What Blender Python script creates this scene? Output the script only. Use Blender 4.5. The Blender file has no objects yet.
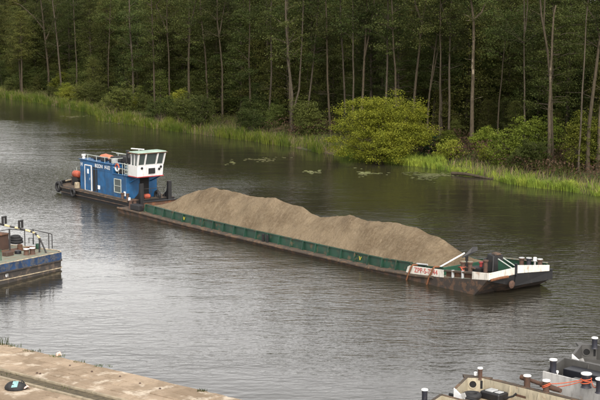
import bpy, bmesh, math, random
import numpy as np
from mathutils import Vector, Matrix, noise as mnoise
PI = math.pi
random.seed(7)
rng = np.random.default_rng(11)
scn = bpy.context.scene
COL = scn.collection
R = math.radians

# ------------------------------------------------------------------ camera, world, sun
CAM_H = 15.7
FOC = 1400.0                      # focal length in pixels of a 600 wide picture
TILT = math.atan(200.0 / FOC)
cam = bpy.data.cameras.new("camera")
cam.sensor_width = 36.0
cam.lens = 36.0 * FOC / 600.0
cam.clip_start = 1.0
cam.clip_end = 6000.0
cam_ob = bpy.data.objects.new("camera", cam)
COL.objects.link(cam_ob)
cam_ob.location = (0, 0, CAM_H)
cam_ob.rotation_euler = (PI / 2 - TILT, 0, 0)
scn.camera = cam_ob

SUN_EL, SUN_AZ = 46.0, 168.0      # azimuth clockwise from +Y: the sun is behind the camera, a little to the right
w = bpy.data.worlds.new("World")
scn.world = w
w.use_nodes = True
nt = w.node_tree
nt.nodes.clear()
def wn(t, **k):
    n = nt.nodes.new(t)
    for a, b in k.items(): setattr(n, a, b)
    return n
sky = wn('ShaderNodeTexSky', sky_type='NISHITA', sun_disc=False, sun_elevation=R(SUN_EL), sun_rotation=R(SUN_AZ),
         altitude=0, air_density=1.0, dust_density=3.0, ozone_density=1.0)
bw = wn('ShaderNodeRGBToBW')
tint = wn('ShaderNodeMix', data_type='RGBA', blend_type='MULTIPLY'); tint.inputs[0].default_value = 1.0
tint.inputs[7].default_value = (1.0, 0.95, 0.895, 1)
mx = wn('ShaderNodeMix', data_type='RGBA'); mx.inputs[0].default_value = 0.90   # overcast: nearly grey sky
tcw = wn('ShaderNodeTexCoord')
mp = wn('ShaderNodeMapping'); mp.inputs['Scale'].default_value = (1.2, 1.2, 3.5)
cl = wn('ShaderNodeTexNoise'); cl.inputs['Scale'].default_value = 2.2; cl.inputs['Detail'].default_value = 5
cr = wn('ShaderNodeMapRange'); cr.inputs[1].default_value = .3; cr.inputs[2].default_value = .7
cr.inputs[3].default_value = 5.2; cr.inputs[4].default_value = 8.6
cm = wn('ShaderNodeMix', data_type='RGBA', blend_type='MULTIPLY'); cm.inputs[0].default_value = 1.0
bg = wn('ShaderNodeBackground'); bg.inputs['Strength'].default_value = 0.15
ow = wn('ShaderNodeOutputWorld')
L = nt.links.new
L(sky.outputs[0], bw.inputs[0]); L(bw.outputs[0], tint.inputs[6])
L(sky.outputs[0], mx.inputs[6]); L(tint.outputs[2], mx.inputs[7])
L(tcw.outputs['Generated'], mp.inputs[0]); L(mp.outputs[0], cl.inputs['Vector']); L(cl.outputs[0], cr.inputs[0])
L(mx.outputs[2], cm.inputs[6]); L(cr.outputs[0], cm.inputs[7])
L(cm.outputs[2], bg.inputs[0]); L(bg.outputs[0], ow.inputs[0])

sun = bpy.data.lights.new("sun", 'SUN')
sun.energy = 1.3
sun.angle = R(14)
sun.color = (1.0, 0.93, 0.82)
sun_ob = bpy.data.objects.new("sun", sun)
COL.objects.link(sun_ob)
sd = Vector((math.sin(R(SUN_AZ)) * math.cos(R(SUN_EL)), math.cos(R(SUN_AZ)) * math.cos(R(SUN_EL)), math.sin(R(SUN_EL))))
sun_ob.rotation_euler = sd.to_track_quat('Z', 'Y').to_euler()
scn.view_settings.view_transform = 'Standard'
scn.view_settings.look = 'None'
scn.view_settings.exposure = -0.80
scn.view_settings.gamma = 1.0
scn.render.engine = 'CYCLES'

# ------------------------------------------------------------------ helpers
_c, _s = math.cos(TILT), math.sin(TILT)
def at(px, py, z=0.0):
    """ground position seen at a picture point, used to survey the site"""
    u = (px - 300) / FOC; v = (200 - py) / FOC
    d = (u, _c + v * _s, -_s + v * _c)
    t = (z - CAM_H) / d[2]
    return (d[0] * t, d[1] * t)

def tag(o, label=None, cat=None, group=None, kind=None):
    if label: o['label'] = label
    if cat: o['category'] = cat
    if group: o['group'] = group
    if kind: o['kind'] = kind
    return o

def thing(name, label, cat, loc=(0, 0, 0), rz=0.0, group=None):
    o = bpy.data.objects.new(name, None)
    COL.objects.link(o)
    o.empty_display_size = .2
    o.location = loc
    o.rotation_euler = (0, 0, rz)
    return tag(o, label, cat, group)

def link(name, me, parent=None, loc=None, rz=None):
    o = bpy.data.objects.new(name, me)
    COL.objects.link(o)
    if parent is not None: o.parent = parent
    if loc is not None: o.location = loc
    if rz is not None: o.rotation_euler = (0, 0, rz)
    return o

def copy_tree(o, parent=None):
    c = o.copy(); COL.objects.link(c)
    if parent is not None: c.parent = parent
    for ch in list(o.children): copy_tree(ch, c)
    return c

class MB:
    """collects simple solids in one mesh"""
    def __init__(s, org=(0, 0, 0)):
        s.v = []; s.f = []; s.org = Vector(org)
    def add(s, vs, fs):
        b = len(s.v)
        s.v += [tuple(Vector(p) - s.org) for p in vs]
        s.f += [tuple(i + b for i in f) for f in fs]
        return s
    def box(s, x0, x1, y0, y1, z0, z1):
        vs = [(x0,y0,z0),(x1,y0,z0),(x1,y1,z0),(x0,y1,z0),(x0,y0,z1),(x1,y0,z1),(x1,y1,z1),(x0,y1,z1)]
        return s.add(vs, [(0,3,2,1),(4,5,6,7),(0,1,5,4),(1,2,6,5),(2,3,7,6),(3,0,4,7)])
    def prism(s, poly, z0, z1):
        n = len(poly)
        g = lambda z, p: z(p) if callable(z) else z
        vs = [(p[0], p[1], g(z0, p)) for p in poly] + [(p[0], p[1], g(z1, p)) for p in poly]
        fs = [tuple(range(n - 1, -1, -1)), tuple(range(n, 2 * n))]
        fs += [(i, (i + 1) % n, n + (i + 1) % n, n + i) for i in range(n)]
        return s.add(vs, fs)
    def hexa(s, a, b):
        """solid between two quads"""
        return s.add(list(a) + list(b), [(3,2,1,0),(4,5,6,7),(0,1,5,4),(1,2,6,5),(2,3,7,6),(3,0,4,7)])
    def tube(s, pts, r, n=8, caps=True):
        pts = [Vector(p) for p in pts]
        rs = r if isinstance(r, (list, tuple)) else [r] * len(pts)
        vs = []; fs = []
        up = None
        for i, p in enumerate(pts):
            t = (pts[min(i + 1, len(pts) - 1)] - pts[max(i - 1, 0)])
            t.normalize()
            if up is None:
                up = Vector((0, 0, 1)) if abs(t.z) < .9 else Vector((1, 0, 0))
            a = t.cross(up); a.normalize()
            b = a.cross(t); up = b
            for k in range(n):
                an = 2 * PI * k / n
                vs.append(p + (a * math.cos(an) + b * math.sin(an)) * rs[i])
        m = len(pts)
        for i in range(m - 1):
            for k in range(n):
                fs.append((i*n + k, i*n + (k+1) % n, (i+1)*n + (k+1) % n, (i+1)*n + k))
        if caps:
            fs.append(tuple(range(n - 1, -1, -1))); fs.append(tuple(range((m-1)*n, m*n)))
        return s.add(vs, fs)
    def lathe(s, c, prof, n=16, axis='z'):
        vs = []; fs = []
        for (r, h) in prof:
            for k in range(n):
                a = 2 * PI * k / n
                p = (r * math.cos(a), r * math.sin(a), h)
                if axis == 'x': p = (p[2], p[0], p[1])
                if axis == 'y': p = (p[0], p[2], p[1])
                vs.append((c[0] + p[0], c[1] + p[1], c[2] + p[2]))
        m = len(prof)
        for i in range(m - 1):
            for k in range(n):
                fs.append((i*n + k, i*n + (k+1) % n, (i+1)*n + (k+1) % n, (i+1)*n + k))
        fs.append(tuple(range(n - 1, -1, -1))); fs.append(tuple(range((m-1)*n, m*n)))
        return s.add(vs, fs)
    def torus(s, c, R0, r, axis='y', n=20, m=8, a0=0, a1=2*PI):
        pts = []
        for k in range(n + 1):
            a = a0 + (a1 - a0) * k / n
            p = {'y': (R0*math.cos(a), 0, R0*math.sin(a)), 'x': (0, R0*math.cos(a), R0*math.sin(a)), 'z': (R0*math.cos(a), R0*math.sin(a), 0)}[axis]
            pts.append((c[0]+p[0], c[1]+p[1], c[2]+p[2]))
        return s.tube(pts, r, m)
    def mesh(s, name, mat, bevel=0.0, smooth=False):
        me = bpy.data.meshes.new(name)
        me.from_pydata(s.v, [], s.f)
        bm = bmesh.new(); bm.from_mesh(me)
        bmesh.ops.recalc_face_normals(bm, faces=bm.faces)
        if bevel > 0:
            es = [e for e in bm.edges if len(e.link_faces) == 2 and e.calc_face_angle(0) > .6]
            bmesh.ops.bevel(bm, geom=es, offset=bevel, segments=1, affect='EDGES', clamp_overlap=True)
        bm.to_mesh(me); bm.free()
        if smooth:
            me.polygons.foreach_set('use_smooth', [True] * len(me.polygons))
            try: me.set_sharp_from_angle(angle=R(50))
            except Exception: pass
        me.materials.append(mat)
        return me
    def build(s, name, mat, parent=None, bevel=0.0, smooth=False, label=None):
        o = link(name, s.mesh(name, mat, bevel, smooth), parent)
        if label: o['label'] = label
        return o

# ------------------------------------------------------------------ materials
class NT:
    def __init__(s, name):
        s.m = bpy.data.materials.new(name); s.m.use_nodes = True
        s.t = s.m.node_tree; s.t.nodes.clear()
        s.out = s.n('ShaderNodeOutputMaterial')
    def n(s, typ, **kw):
        q = s.t.nodes.new(typ)
        for k, v in kw.items(): setattr(q, k, v)
        return q
    def l(s, a, b): s.t.links.new(a, b)
    def coord(s, kind='Object'):
        if kind == 'World': return s.n('ShaderNodeNewGeometry').outputs['Position']
        return s.n('ShaderNodeTexCoord').outputs[kind]
    def noise(s, vec, scale, detail=4, rough=.55, stretch=None, out=0):
        if stretch:
            m = s.n('ShaderNodeMapping'); m.inputs['Scale'].default_value = stretch
            s.l(vec, m.inputs[0]); vec = m.outputs[0]
        q = s.n('ShaderNodeTexNoise'); q.inputs['Scale'].default_value = scale
        q.inputs['Detail'].default_value = detail; q.inputs['Roughness'].default_value = rough
        s.l(vec, q.inputs['Vector'])
        return q.outputs[out]
    def ramp(s, f, a, b, lo=0., hi=1.):
        q = s.n('ShaderNodeMapRange'); q.interpolation_type = 'SMOOTHSTEP'
        for i, v in zip((1, 2, 3, 4), (a, b, lo, hi)): q.inputs[i].default_value = v
        s.l(f, q.inputs[0]); return q.outputs[0]
    def mix(s, f, a, b, mode='MIX'):
        q = s.n('ShaderNodeMix', data_type='RGBA', blend_type=mode)
        for sock, v in ((q.inputs[0], f), (q.inputs[6], a), (q.inputs[7], b)):
            if hasattr(v, 'links'): s.l(v, sock)
            elif isinstance(v, (tuple, list)): sock.default_value = (*v[:3], 1)
            else: sock.default_value = v
        return q.outputs[2]
    def math(s, op, a, b=0.0):
        q = s.n('ShaderNodeMath', operation=op)
        for i, v in ((0, a), (1, b)):
            if hasattr(v, 'links'): s.l(v, q.inputs[i])
            else: q.inputs[i].default_value = v
        return q.outputs[0]
    def bsdf(s, col, rough=.6, metal=0., spec=.5, ior=None, normal=None):
        q = s.n('ShaderNodeBsdfPrincipled')
        for nm, v in (('Base Color', col), ('Roughness', rough), ('Metallic', metal), ('Specular IOR Level', spec), ('Normal', normal), ('IOR', ior)):
            if v is None: continue
            if hasattr(v, 'links'): s.l(v, q.inputs[nm])
            elif nm == 'Base Color': q.inputs[nm].default_value = (*v[:3], 1)
            else: q.inputs[nm].default_value = v
        return q
    def bump(s, h, dist, strength=1.0, prev=None):
        q = s.n('ShaderNodeBump'); q.inputs['Strength'].default_value = strength; q.inputs['Distance'].default_value = dist
        s.l(h, q.inputs['Height'])
        if prev is not None: s.l(prev, q.inputs['Normal'])
        return q.outputs[0]
    def done(s, sh):
        s.l(sh.outputs[0], s.out.inputs[0]); return s.m

RUST = (.115, .048, .022)
def paint(name, col, rust=.35, rustcol=RUST, dirt=.35, rough=.5, var=.12, scale=1.0):
    """old ship's paint: fading, grime streaks, rust blooms"""
    col = tuple(v * .84 for v in col)
    k = NT(name); c = k.coord('Object')
    fade = k.noise(c, 1.3 * scale, 4)
    a = k.mix(k.ramp(fade, .3, .7), tuple(v * (1 - var) for v in col), tuple(min(1, v * (1 + var)) for v in col))
    streak = k.noise(c, 3.0 * scale, 5, .6, stretch=(2.2, 2.2, .45))
    a = k.mix(k.ramp(streak, .48, .75, 0, dirt), a, (.032, .027, .021))
    rs = k.noise(c, 2.3 * scale, 8, .7)
    rf = k.ramp(rs, .66 - .3 * rust, .74 - .3 * rust)
    rc = k.mix(k.noise(c, 9 * scale, 3), tuple(v * .6 for v in rustcol), tuple(v * 1.6 for v in rustcol))
    a = k.mix(k.math('MULTIPLY', rf, min(1, .25 + rust)), a, rc)
    ro = k.mix(rf, (rough,) * 3, (.9,) * 3)
    bp = k.bump(rs, .02, .4)
    return k.done(k.bsdf(a, ro, normal=bp))

def plain(name, col, rough=.6, metal=0., var=.2, scale=6., bump=.004):
    k = NT(name); c = k.coord('Object')
    f = k.noise(c, scale, 5, .6)
    a = k.mix(k.ramp(f, .3, .7), tuple(v * (1 - var) for v in col), tuple(min(1, v * (1 + var)) for v in col))
    return k.done(k.bsdf(a, rough, metal, normal=k.bump(f, bump, .6)))

M = {}
M['black'] = paint('black_hull_paint', (0.0077, 0.0077, 0.0088), .25, (.05, .028, .018), dirt=.25, rough=.55)
M['navy'] = paint('navy_black_paint', (0.0084, 0.0096, 0.0144), .12, dirt=.2, rough=.4)
M['rusthull'] = paint('rusty_hull', (0.0315, 0.0232, 0.0180), .6, (.068, .038, .022), dirt=.6, rough=.8)
M['rustdeck'] = paint('rusty_deck', (0.0465, 0.0335, 0.0223), .55, (.095, .056, .03), dirt=.65, rough=.85)
M['rustwall'] = paint('rusty_wall', (0.0700, 0.0336, 0.0182), .5, (.12, .05, .022), dirt=.4, rough=.85)
M['green'] = paint('green_coaming', (0.0085, 0.0425, 0.0247), .34, (.09, .055, .03), dirt=.38, rough=.5, var=.25)
M['greendeck'] = paint('green_inner', (0.0119, 0.0638, 0.0357), .12, dirt=.25, rough=.5)
M['white'] = paint('white_bulwark', (0.5848, 0.5590, 0.4988), .36, (.26, .17, .11), dirt=.5, rough=.5, var=.06)
M['whitecab'] = paint('white_cabin', (0.6072, 0.6072, 0.5980), .12, (.33, .21, .14), dirt=.3, rough=.4, var=.04)
M['blue'] = paint('blue_house', (0.0060, 0.0735, 0.1875), .22, (.035, .04, .055), dirt=.55, rough=.5, var=.3)
M['bluehull'] = paint('blue_hull', (0.0105, 0.0375, 0.1013), .62, (.045, .048, .055), dirt=.6, rough=.6, var=.35, scale=1.3)
M['oldhull'] = paint('old_dark_hull', (.036, .031, .028), .5, (.085, .062, .045), dirt=.6, rough=.8)
M['roofgreen'] = paint('pale_green_roof', (.27, .37, .30), .15, (.25, .2, .14), dirt=.3, rough=.6)
M['red'] = paint('red_paint', (.30, .03, .03), .1, dirt=.3)
M['orange'] = plain('orange_paint', (0.2728, 0.0558, 0.0279), .6, var=.25, scale=4)
M['orangecanvas'] = plain('orange_canvas', (0.3600, 0.1224, 0.0648), .8, var=.2, scale=4, bump=.02)
M['rope'] = plain('orange_rope', (0.3600, 0.0720, 0.0288), .8, scale=30)
M['yellow'] = plain('yellow_mark', (0.3500, 0.2940, 0.0350), .6)
M['brownrope'] = plain('rusty_rope', (0.1190, 0.0455, 0.0175), .9, scale=14)
M['rubber'] = plain('black_rubber', (0.0090, 0.0090, 0.0100), .75, var=.3, scale=8, bump=.01)
M['steel'] = plain('grey_steel', (.30, .31, .31), .5, var=.2)
M['polewhite'] = plain('white_pole', (0.6120, 0.6120, 0.6120), .45, var=.08)
M['railpale'] = plain('pale_rail', (0.2940, 0.3220, 0.2940), .5)
M['darkrail'] = plain('dark_rail', (0.0175, 0.0165, 0.0170), .55)
M['cream'] = paint('cream_paint', (0.3680, 0.3280, 0.2400), .24, (.19, .11, .06), dirt=.45, rough=.6, var=.1, scale=1.5)
M['creamdeck'] = paint('cream_deck', (0.2880, 0.2240, 0.1520), .3, (.22, .13, .07), dirt=.35, rough=.8, scale=1.5)
M['grey'] = paint('grey_paint', (0.0680, 0.0664, 0.0624), .2, (.10, .09, .08), dirt=.35, rough=.55, scale=1.4)
M['creamside'] = paint('cream_side', (.55, .50, .40), .3, (.2, .12, .06), dirt=.4, rough=.6)
M['greypale'] = paint('pale_grey_side', (0.4140, 0.4095, 0.3960), .25, (.25, .21, .17), dirt=.4, rough=.5, scale=1.4)
M['bollardrust'] = paint('rusty_bollard', (.062, .033, .022), .5, (.075, .034, .018), dirt=.4, rough=.8, scale=4)
M['bollardnavy'] = paint('dark_bollard', (0.0132, 0.0144, 0.0240), .35, (.06, .04, .03), dirt=.3, rough=.6, scale=4)
M['captop'] = plain('white_bollard_top', (0.6864, 0.6864, 0.6688), .5, var=.1, scale=12)
M['algaedeck'] = paint('pale_green_deck', (0.1615, 0.1827, 0.1403), .6, (.13, .09, .06), dirt=.4, rough=.85, scale=1.3)
M['brownhouse'] = paint('brown_house', (.06, .032, .022), .3, dirt=.4, rough=.7)
M['letterred'] = plain('red_letters', (0.3360, 0.0400, 0.0360), .6, var=.25, scale=12)
M['letterwhite'] = plain('white_letters', (0.6375, 0.6545, 0.6630), .6, var=.1)
M['pink'] = plain('pink_cloth', (.62, .40, .34), .9)
M['teal'] = plain('pale_teal_print', (.14, .26, .26), .7)
M['yellowpale'] = plain('pale_yellow_paint', (.45, .37, .20), .6, var=.15)
M['weld'] = plain('cream_line', (.30, .25, .17), .7, var=.4, scale=3)
k = NT('window_glass'); M['glass'] = k.done(k.bsdf((.045, .058, .055), .05, spec=.8))
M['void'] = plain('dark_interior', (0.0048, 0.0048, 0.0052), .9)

# sand
k = NT('sand'); c = k.coord('Object')
n1 = k.noise(c, .45, 5, .6); n2 = k.noise(c, 34, 5, .75); n3 = k.noise(c, 5.5, 8, .72); n4 = k.noise(c, 1.6, 6, .65)
a = k.mix(k.ramp(n1, .36, .62), (.142, .102, .060), (.265, .203, .128))
n7 = k.noise(c, 2.4, 6, .65, stretch=(2.6, .55, .8)); a = k.mix(k.ramp(n7, .50, .70, 0, .6), a, (.33, .265, .18)); a = k.mix(k.ramp(n7, .46, .30, 0, .55), a, (.105, .076, .046))
a = k.mix(k.ramp(n4, .5, .72, 0, .55), a, (.120, .090, .058))
a = k.mix(k.ramp(n3, .42, .72, 0, .55), a, (.31, .25, .17))
a = k.mix(k.ramp(n2, .42, .66, 0, .75), a, (.075, .055, .036))
n6 = k.noise(c, 70, 3, .6); a = k.mix(k.ramp(n6, .5, .7, 0, .5), a, (.34, .28, .2))
M['sand'] = k.done(k.bsdf(a, .95, spec=.1, normal=k.bump(n3, .16, .9, k.bump(n2, .06, 1.0))))

# water: wavelets of several sizes, stronger in gusty patches
k = NT('river_water'); c = k.coord('World')
gust = k.noise(c, .030, 3, .55, stretch=(.8, 1.3, 1))
g = k.ramp(gust, .36, .64, .40, 1.45)
dt = k.n('ShaderNodeVectorMath', operation='DOT_PRODUCT'); k.l(c, dt.inputs[0]); dt.inputs[1].default_value = (.845, .535, 0)
shelter = k.ramp(dt.outputs['Value'], 55, 76, 1.0, .30)        # calmer under the wooded bank
ds = k.n('ShaderNodeVectorMath', operation='DISTANCE'); k.l(c, ds.inputs[0]); ds.inputs[1].default_value = (-25, 119, 0)
wake = k.ramp(ds.outputs['Value'], 4, 20, 3.6, 0)               # churned water behind the pusher
open_ = k.ramp(dt.outputs['Value'], 30, 48, .50, 1.15)            # livelier in mid river
shelter = k.math('MULTIPLY', shelter, open_)
g = k.math('MULTIPLY', k.math('ADD', g, wake), shelter)
wv1 = k.noise(c, 2.3, 3, .5, stretch=(.62, 1.3, 1))
wv2 = k.noise(c, .40, 2, .5, stretch=(.6, 1.3, 1))
wv3 = k.noise(c, 5.0, 2, .5, stretch=(.7, 1.2, 1))
b = k.bump(k.math('MULTIPLY', wv2, shelter), .075, 1.0)
h = k.math('MULTIPLY', wv1, g)
b = k.bump(h, .052, 1.0, b)
h3 = k.math('MULTIPLY', wv3, g)
b = k.bump(h3, .005, 1.0, b)
M['water'] = k.done(k.bsdf((.020, .018, .012), .085, spec=.5, ior=1.45, normal=b))

# soil of the far bank
k = NT('forest_soil'); c = k.coord('World')
n1 = k.noise(c, .35, 5); n2 = k.noise(c, 3, 5)
a = k.mix(k.ramp(n1, .35, .65), (.045, .052, .022), (.075, .055, .034))
a = k.mix(k.ramp(n2, .4, .7, 0, .6), a, (.03, .026, .016))
M['soil'] = k.done(k.bsdf(a, .95, spec=.1, normal=k.bump(n2, .15, .8)))

def leafmat(name, c1, c2, c3, transl=.28, big=.12):
    c1, c2, c3 = (tuple(v * .74 for v in q_) for q_ in (c1, c2, c3))
    k = NT(name); c = k.coord('World')
    oi = k.n('ShaderNodeObjectInfo').outputs['Random']
    f = k.ramp(k.noise(c, big * 3, 4, .6), .34, .66)
    a = k.mix(f, c1, c2)
    a = k.mix(k.ramp(k.noise(c, 2.6, 2), .42, .72, 0, .7), a, c3)
    hv = k.n('ShaderNodeHueSaturation'); k.l(a, hv.inputs['Color'])
    k.l(k.ramp(oi, 0, 1, .60, 1.34), hv.inputs['Value'])
    q = k.n('ShaderNodeMath', operation='FRACT'); k.l(k.math('MULTIPLY', oi, 7.31), q.inputs[0])
    k.l(k.ramp(q.outputs[0], 0, 1, .483, .515), hv.inputs['Hue'])
    d = k.bsdf(hv.outputs[0], .7, spec=.12)
    t = k.n('ShaderNodeBsdfTranslucent'); k.l(hv.outputs[0], t.inputs[0])
    ms = k.n('ShaderNodeMixShader'); ms.inputs[0].default_value = transl
    k.l(d.outputs[0], ms.inputs[1]); k.l(t.outputs[0], ms.inputs[2])
    return k.done(ms)
M['leaf'] = leafmat('forest_leaves', (.044, .062, .016), (.066, .084, .020), (.084, .086, .026))
M['leafwarm'] = leafmat('olive_leaves', (.064, .076, .018), (.092, .102, .023), (.112, .100, .032))
M['leafunder'] = leafmat('understorey_leaves', (.075, .096, .022), (.105, .125, .028), (.10, .105, .034))
M['leafbright'] = leafmat('yellow_green_leaves', (.235, .300, .030), (.350, .395, .040), (.140, .185, .026), big=.4)
M['leafmid'] = leafmat('mid_green_leaves', (.14, .175, .022), (.20, .22, .030), (.11, .14, .020), big=.3)
M['leafdark'] = leafmat('dark_green_leaves', (.018, .05, .02), (.03, .07, .028), (.02, .045, .02))
M['leafdry'] = leafmat('dry_brown_leaves', (.14, .085, .048), (.17, .115, .07), (.10, .095, .04))
M['reed'] = leafmat('reed_blades', (.125, .19, .026), (.25, .29, .040), (.095, .12, .024), big=.16)
M['deadreed'] = leafmat('dead_reed_stalks', (.22, .18, .09), (.28, .23, .13), (.16, .13, .07))
M['grass'] = leafmat('bank_grass', (.055, .088, .018), (.09, .115, .025), (.07, .07, .03), big=.12)
M['lily'] = leafmat('lily_leaves', (.16, .18, .06), (.22, .22, .10), (.25, .24, .14))
def bark(name, c1, c2, pale=None, pf=.0):
    k = NT(name); c = k.coord('Object')
    f = k.noise(c, 5, 6, .65, stretch=(1.6, 1.6, .35))
    a = k.mix(k.ramp(f, .35, .65), c1, c2)
    if pale:
        a = k.mix(k.ramp(k.noise(c, .9, 4, .6, stretch=(1, 1, .5)), .62 - pf, .70 - pf), a, pale)
    return k.done(k.bsdf(a, .9, spec=.2, normal=k.bump(f, .05, .8)))
M['bark'] = bark('dark_bark', (.036, .029, .020), (.070, .057, .040))
M['barkwarm'] = bark('warm_bark', (.030, .024, .015), (.056, .044, .028))
M['barkpale'] = bark('pale_peeling_bark', (.046, .036, .023), (.084, .067, .044), (.30, .25, .18), .05)

# quay
k = NT('quay_concrete'); c = k.coord('World')
n1 = k.noise(c, .5, 6, .65); n2 = k.noise(c, 4.5, 6, .7); n3 = k.noise(c, 1.3, 5, .6)
oi = k.n('ShaderNodeObjectInfo').outputs['Random']
a = k.mix(k.ramp(n1, .36, .62), (.170, .128, .088), (.275, .215, .155))
a = k.mix(k.ramp(n3, .52, .66, 0, .8), a, (.42, .37, .30))
a = k.mix(k.ramp(n2, .5, .75, 0, .6), a, (.095, .07, .045))
n5 = k.noise(c, .9, 7, .75, stretch=(1.4, .8, 1)); a = k.mix(k.ramp(n5, .55, .66, 0, .55), a, (.15, .115, .075))
n6 = k.noise(c, 16, 5, .7); a = k.mix(k.ramp(n6, .5, .75, 0, .45), a, (.12, .09, .06))
a = k.mix(k.math('MULTIPLY', oi, .12), a, (.46, .37, .27))
M['quay'] = k.done(k.bsdf(a, .95, spec=.15, normal=k.bump(n2, .05, .8)))
k = NT('quay_dirt'); c = k.coord('World')
n1 = k.noise(c, .7, 6, .65); n2 = k.noise(c, 6, 6, .7)
a = k.mix(k.ramp(n1, .35, .65), (.15, .11, .07), (.20, .155, .10))
a = k.mix(k.ramp(n2, .5, .75, 0, .5), a, (.14, .105, .06))
M['quaydirt'] = k.done(k.bsdf(a, .95, spec=.1, normal=k.bump(n2, .05, .8)))
M['railstone'] = plain('pale_trench_kerb', (0.2046, 0.1716, 0.1188), .9, var=.25, scale=3)
M['moss'] = plain('mossy_trench', (0.0600, 0.0468, 0.0252), .95, var=.4, scale=5, bump=.02)

def text_mesh(name, body, size, mat, extr=.004):
    cu = bpy.data.curves.new(name, 'FONT'); cu.body = body; cu.size = size; cu.extrude = extr
    cu.align_x = 'CENTER'; cu.align_y = 'CENTER'
    tmp = bpy.data.objects.new(name, cu); COL.objects.link(tmp)
    dg = bpy.context.evaluated_depsgraph_get()
    me = bpy.data.meshes.new_from_object(tmp.evaluated_get(dg))
    bpy.data.objects.remove(tmp); bpy.data.curves.remove(cu)
    me.materials.clear(); me.materials.append(mat)
    return me

# ------------------------------------------------------------------ setting: water, far bank, quay
me = MB().add([(-1500, -600, 0), (1500, -600, 0), (1500, 2500, 0), (-1500, 2500, 0)], [(0, 1, 2, 3)]).mesh('river', M['water'])
tag(link('river', me), kind='structure')
me = MB().add([(-1500, -600, -3.5), (1500, -600, -3.5), (1500, 2500, -3.5), (-1500, 2500, -3.5)], [(0, 1, 2, 3)]).mesh('riverbed', M['soil'])
tag(link('riverbed', me), kind='structure')

BANK = [at(*p) for p in [(0,97),(45,104),(88,112),(105,121),(165,130),(220,137),(280,145),(325,153.5),(380,161),(425,167.5),(465,174),(510,183),(560,190),(600,196)]]
e0 = Vector(BANK[0]) - Vector((BANK[3])); e0.normalize()
e1 = Vector((.50, -.866))
BANK = [tuple(Vector(BANK[0]) + e0 * q) for q in (500, 120, 40, 15)] + BANK + [tuple(Vector(BANK[-1]) + e1 * q) for q in (12, 40, 120, 400)]
BN = Vector((.845, .535))          # inland direction
# resample
def resample(poly, step):
    out = []
    for a, b in zip(poly[:-1], poly[1:]):
        a, b = Vector(a), Vector(b); n = max(1, int((b - a).length / step))
        for i in range(n): out.append(a.lerp(b, i / n))
    out.append(Vector(poly[-1])); return out
BR = resample(BANK, 2.0)
SV0 = next(i for i, p in enumerate(BR) if p.y < 285)
SV1 = next(i for i, p in enumerate(BR) if p.y < 98)
TPROF = [(-8, -3), (-3, -1.4), (-.8, -.35), (0, -.06), (.4, .12), (1.2, .28), (3, .5), (6, .85), (12, 1.3), (25, 1.9), (45, 2.6), (80, 3.5), (300, 9), (1500, 25)]
def gz(t):
    for (a, za), (b, zb) in zip(TPROF[:-1], TPROF[1:]):
        if a <= t <= b: return za + (zb - za) * (t - a) / (b - a)
    return TPROF[-1][1]
vs = []; fs = []
nt_ = len(TPROF)
for i, p in enumerate(BR):
    for (t, z) in TPROF:
        j = mnoise.noise(Vector((p.x * .15, p.y * .15, t))) * (.35 if -1 < t < 2 else .8 if t < 40 else 0) if t > -5 else 0
        q = p + BN * (t + j)
        vs.append((q.x, q.y, z + (mnoise.noise(Vector((q.x * .2, q.y * .2, 3))) * .25 if t > 2 else 0)))
for i in range(len(BR) - 1):
    for j in range(nt_ - 1):
        fs.append((i*nt_ + j, i*nt_ + j + 1, (i+1)*nt_ + j + 1, (i+1)*nt_ + j))
bank_me = MB().add(vs, fs).mesh('far_bank', M['soil'], smooth=True)
tag(link('far_bank', bank_me), kind='structure')
def bank_point(s, t):
    """s in 0..1 along the stretch of bank in view, t metres inland"""
    f = SV0 + s * (SV1 - SV0); i = int(f); i = min(i, len(BR) - 2)
    p = BR[i].lerp(BR[i + 1], f - i) + BN * t
    return Vector((p.x, p.y, gz(t)))
def bank_st(x, y):
    """nearest s, t of a point"""
    best = None
    for i in range(SV0, SV1 + 1):
        d = Vector((x, y)) - BR[i]
        al = abs(d.x * -BN.y + d.y * BN.x)
        if best is None or al < best[0]: best = (al, (i - SV0) / (SV1 - SV0), d.x * BN.x + d.y * BN.y)
    return best[1], best[2]

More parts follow.
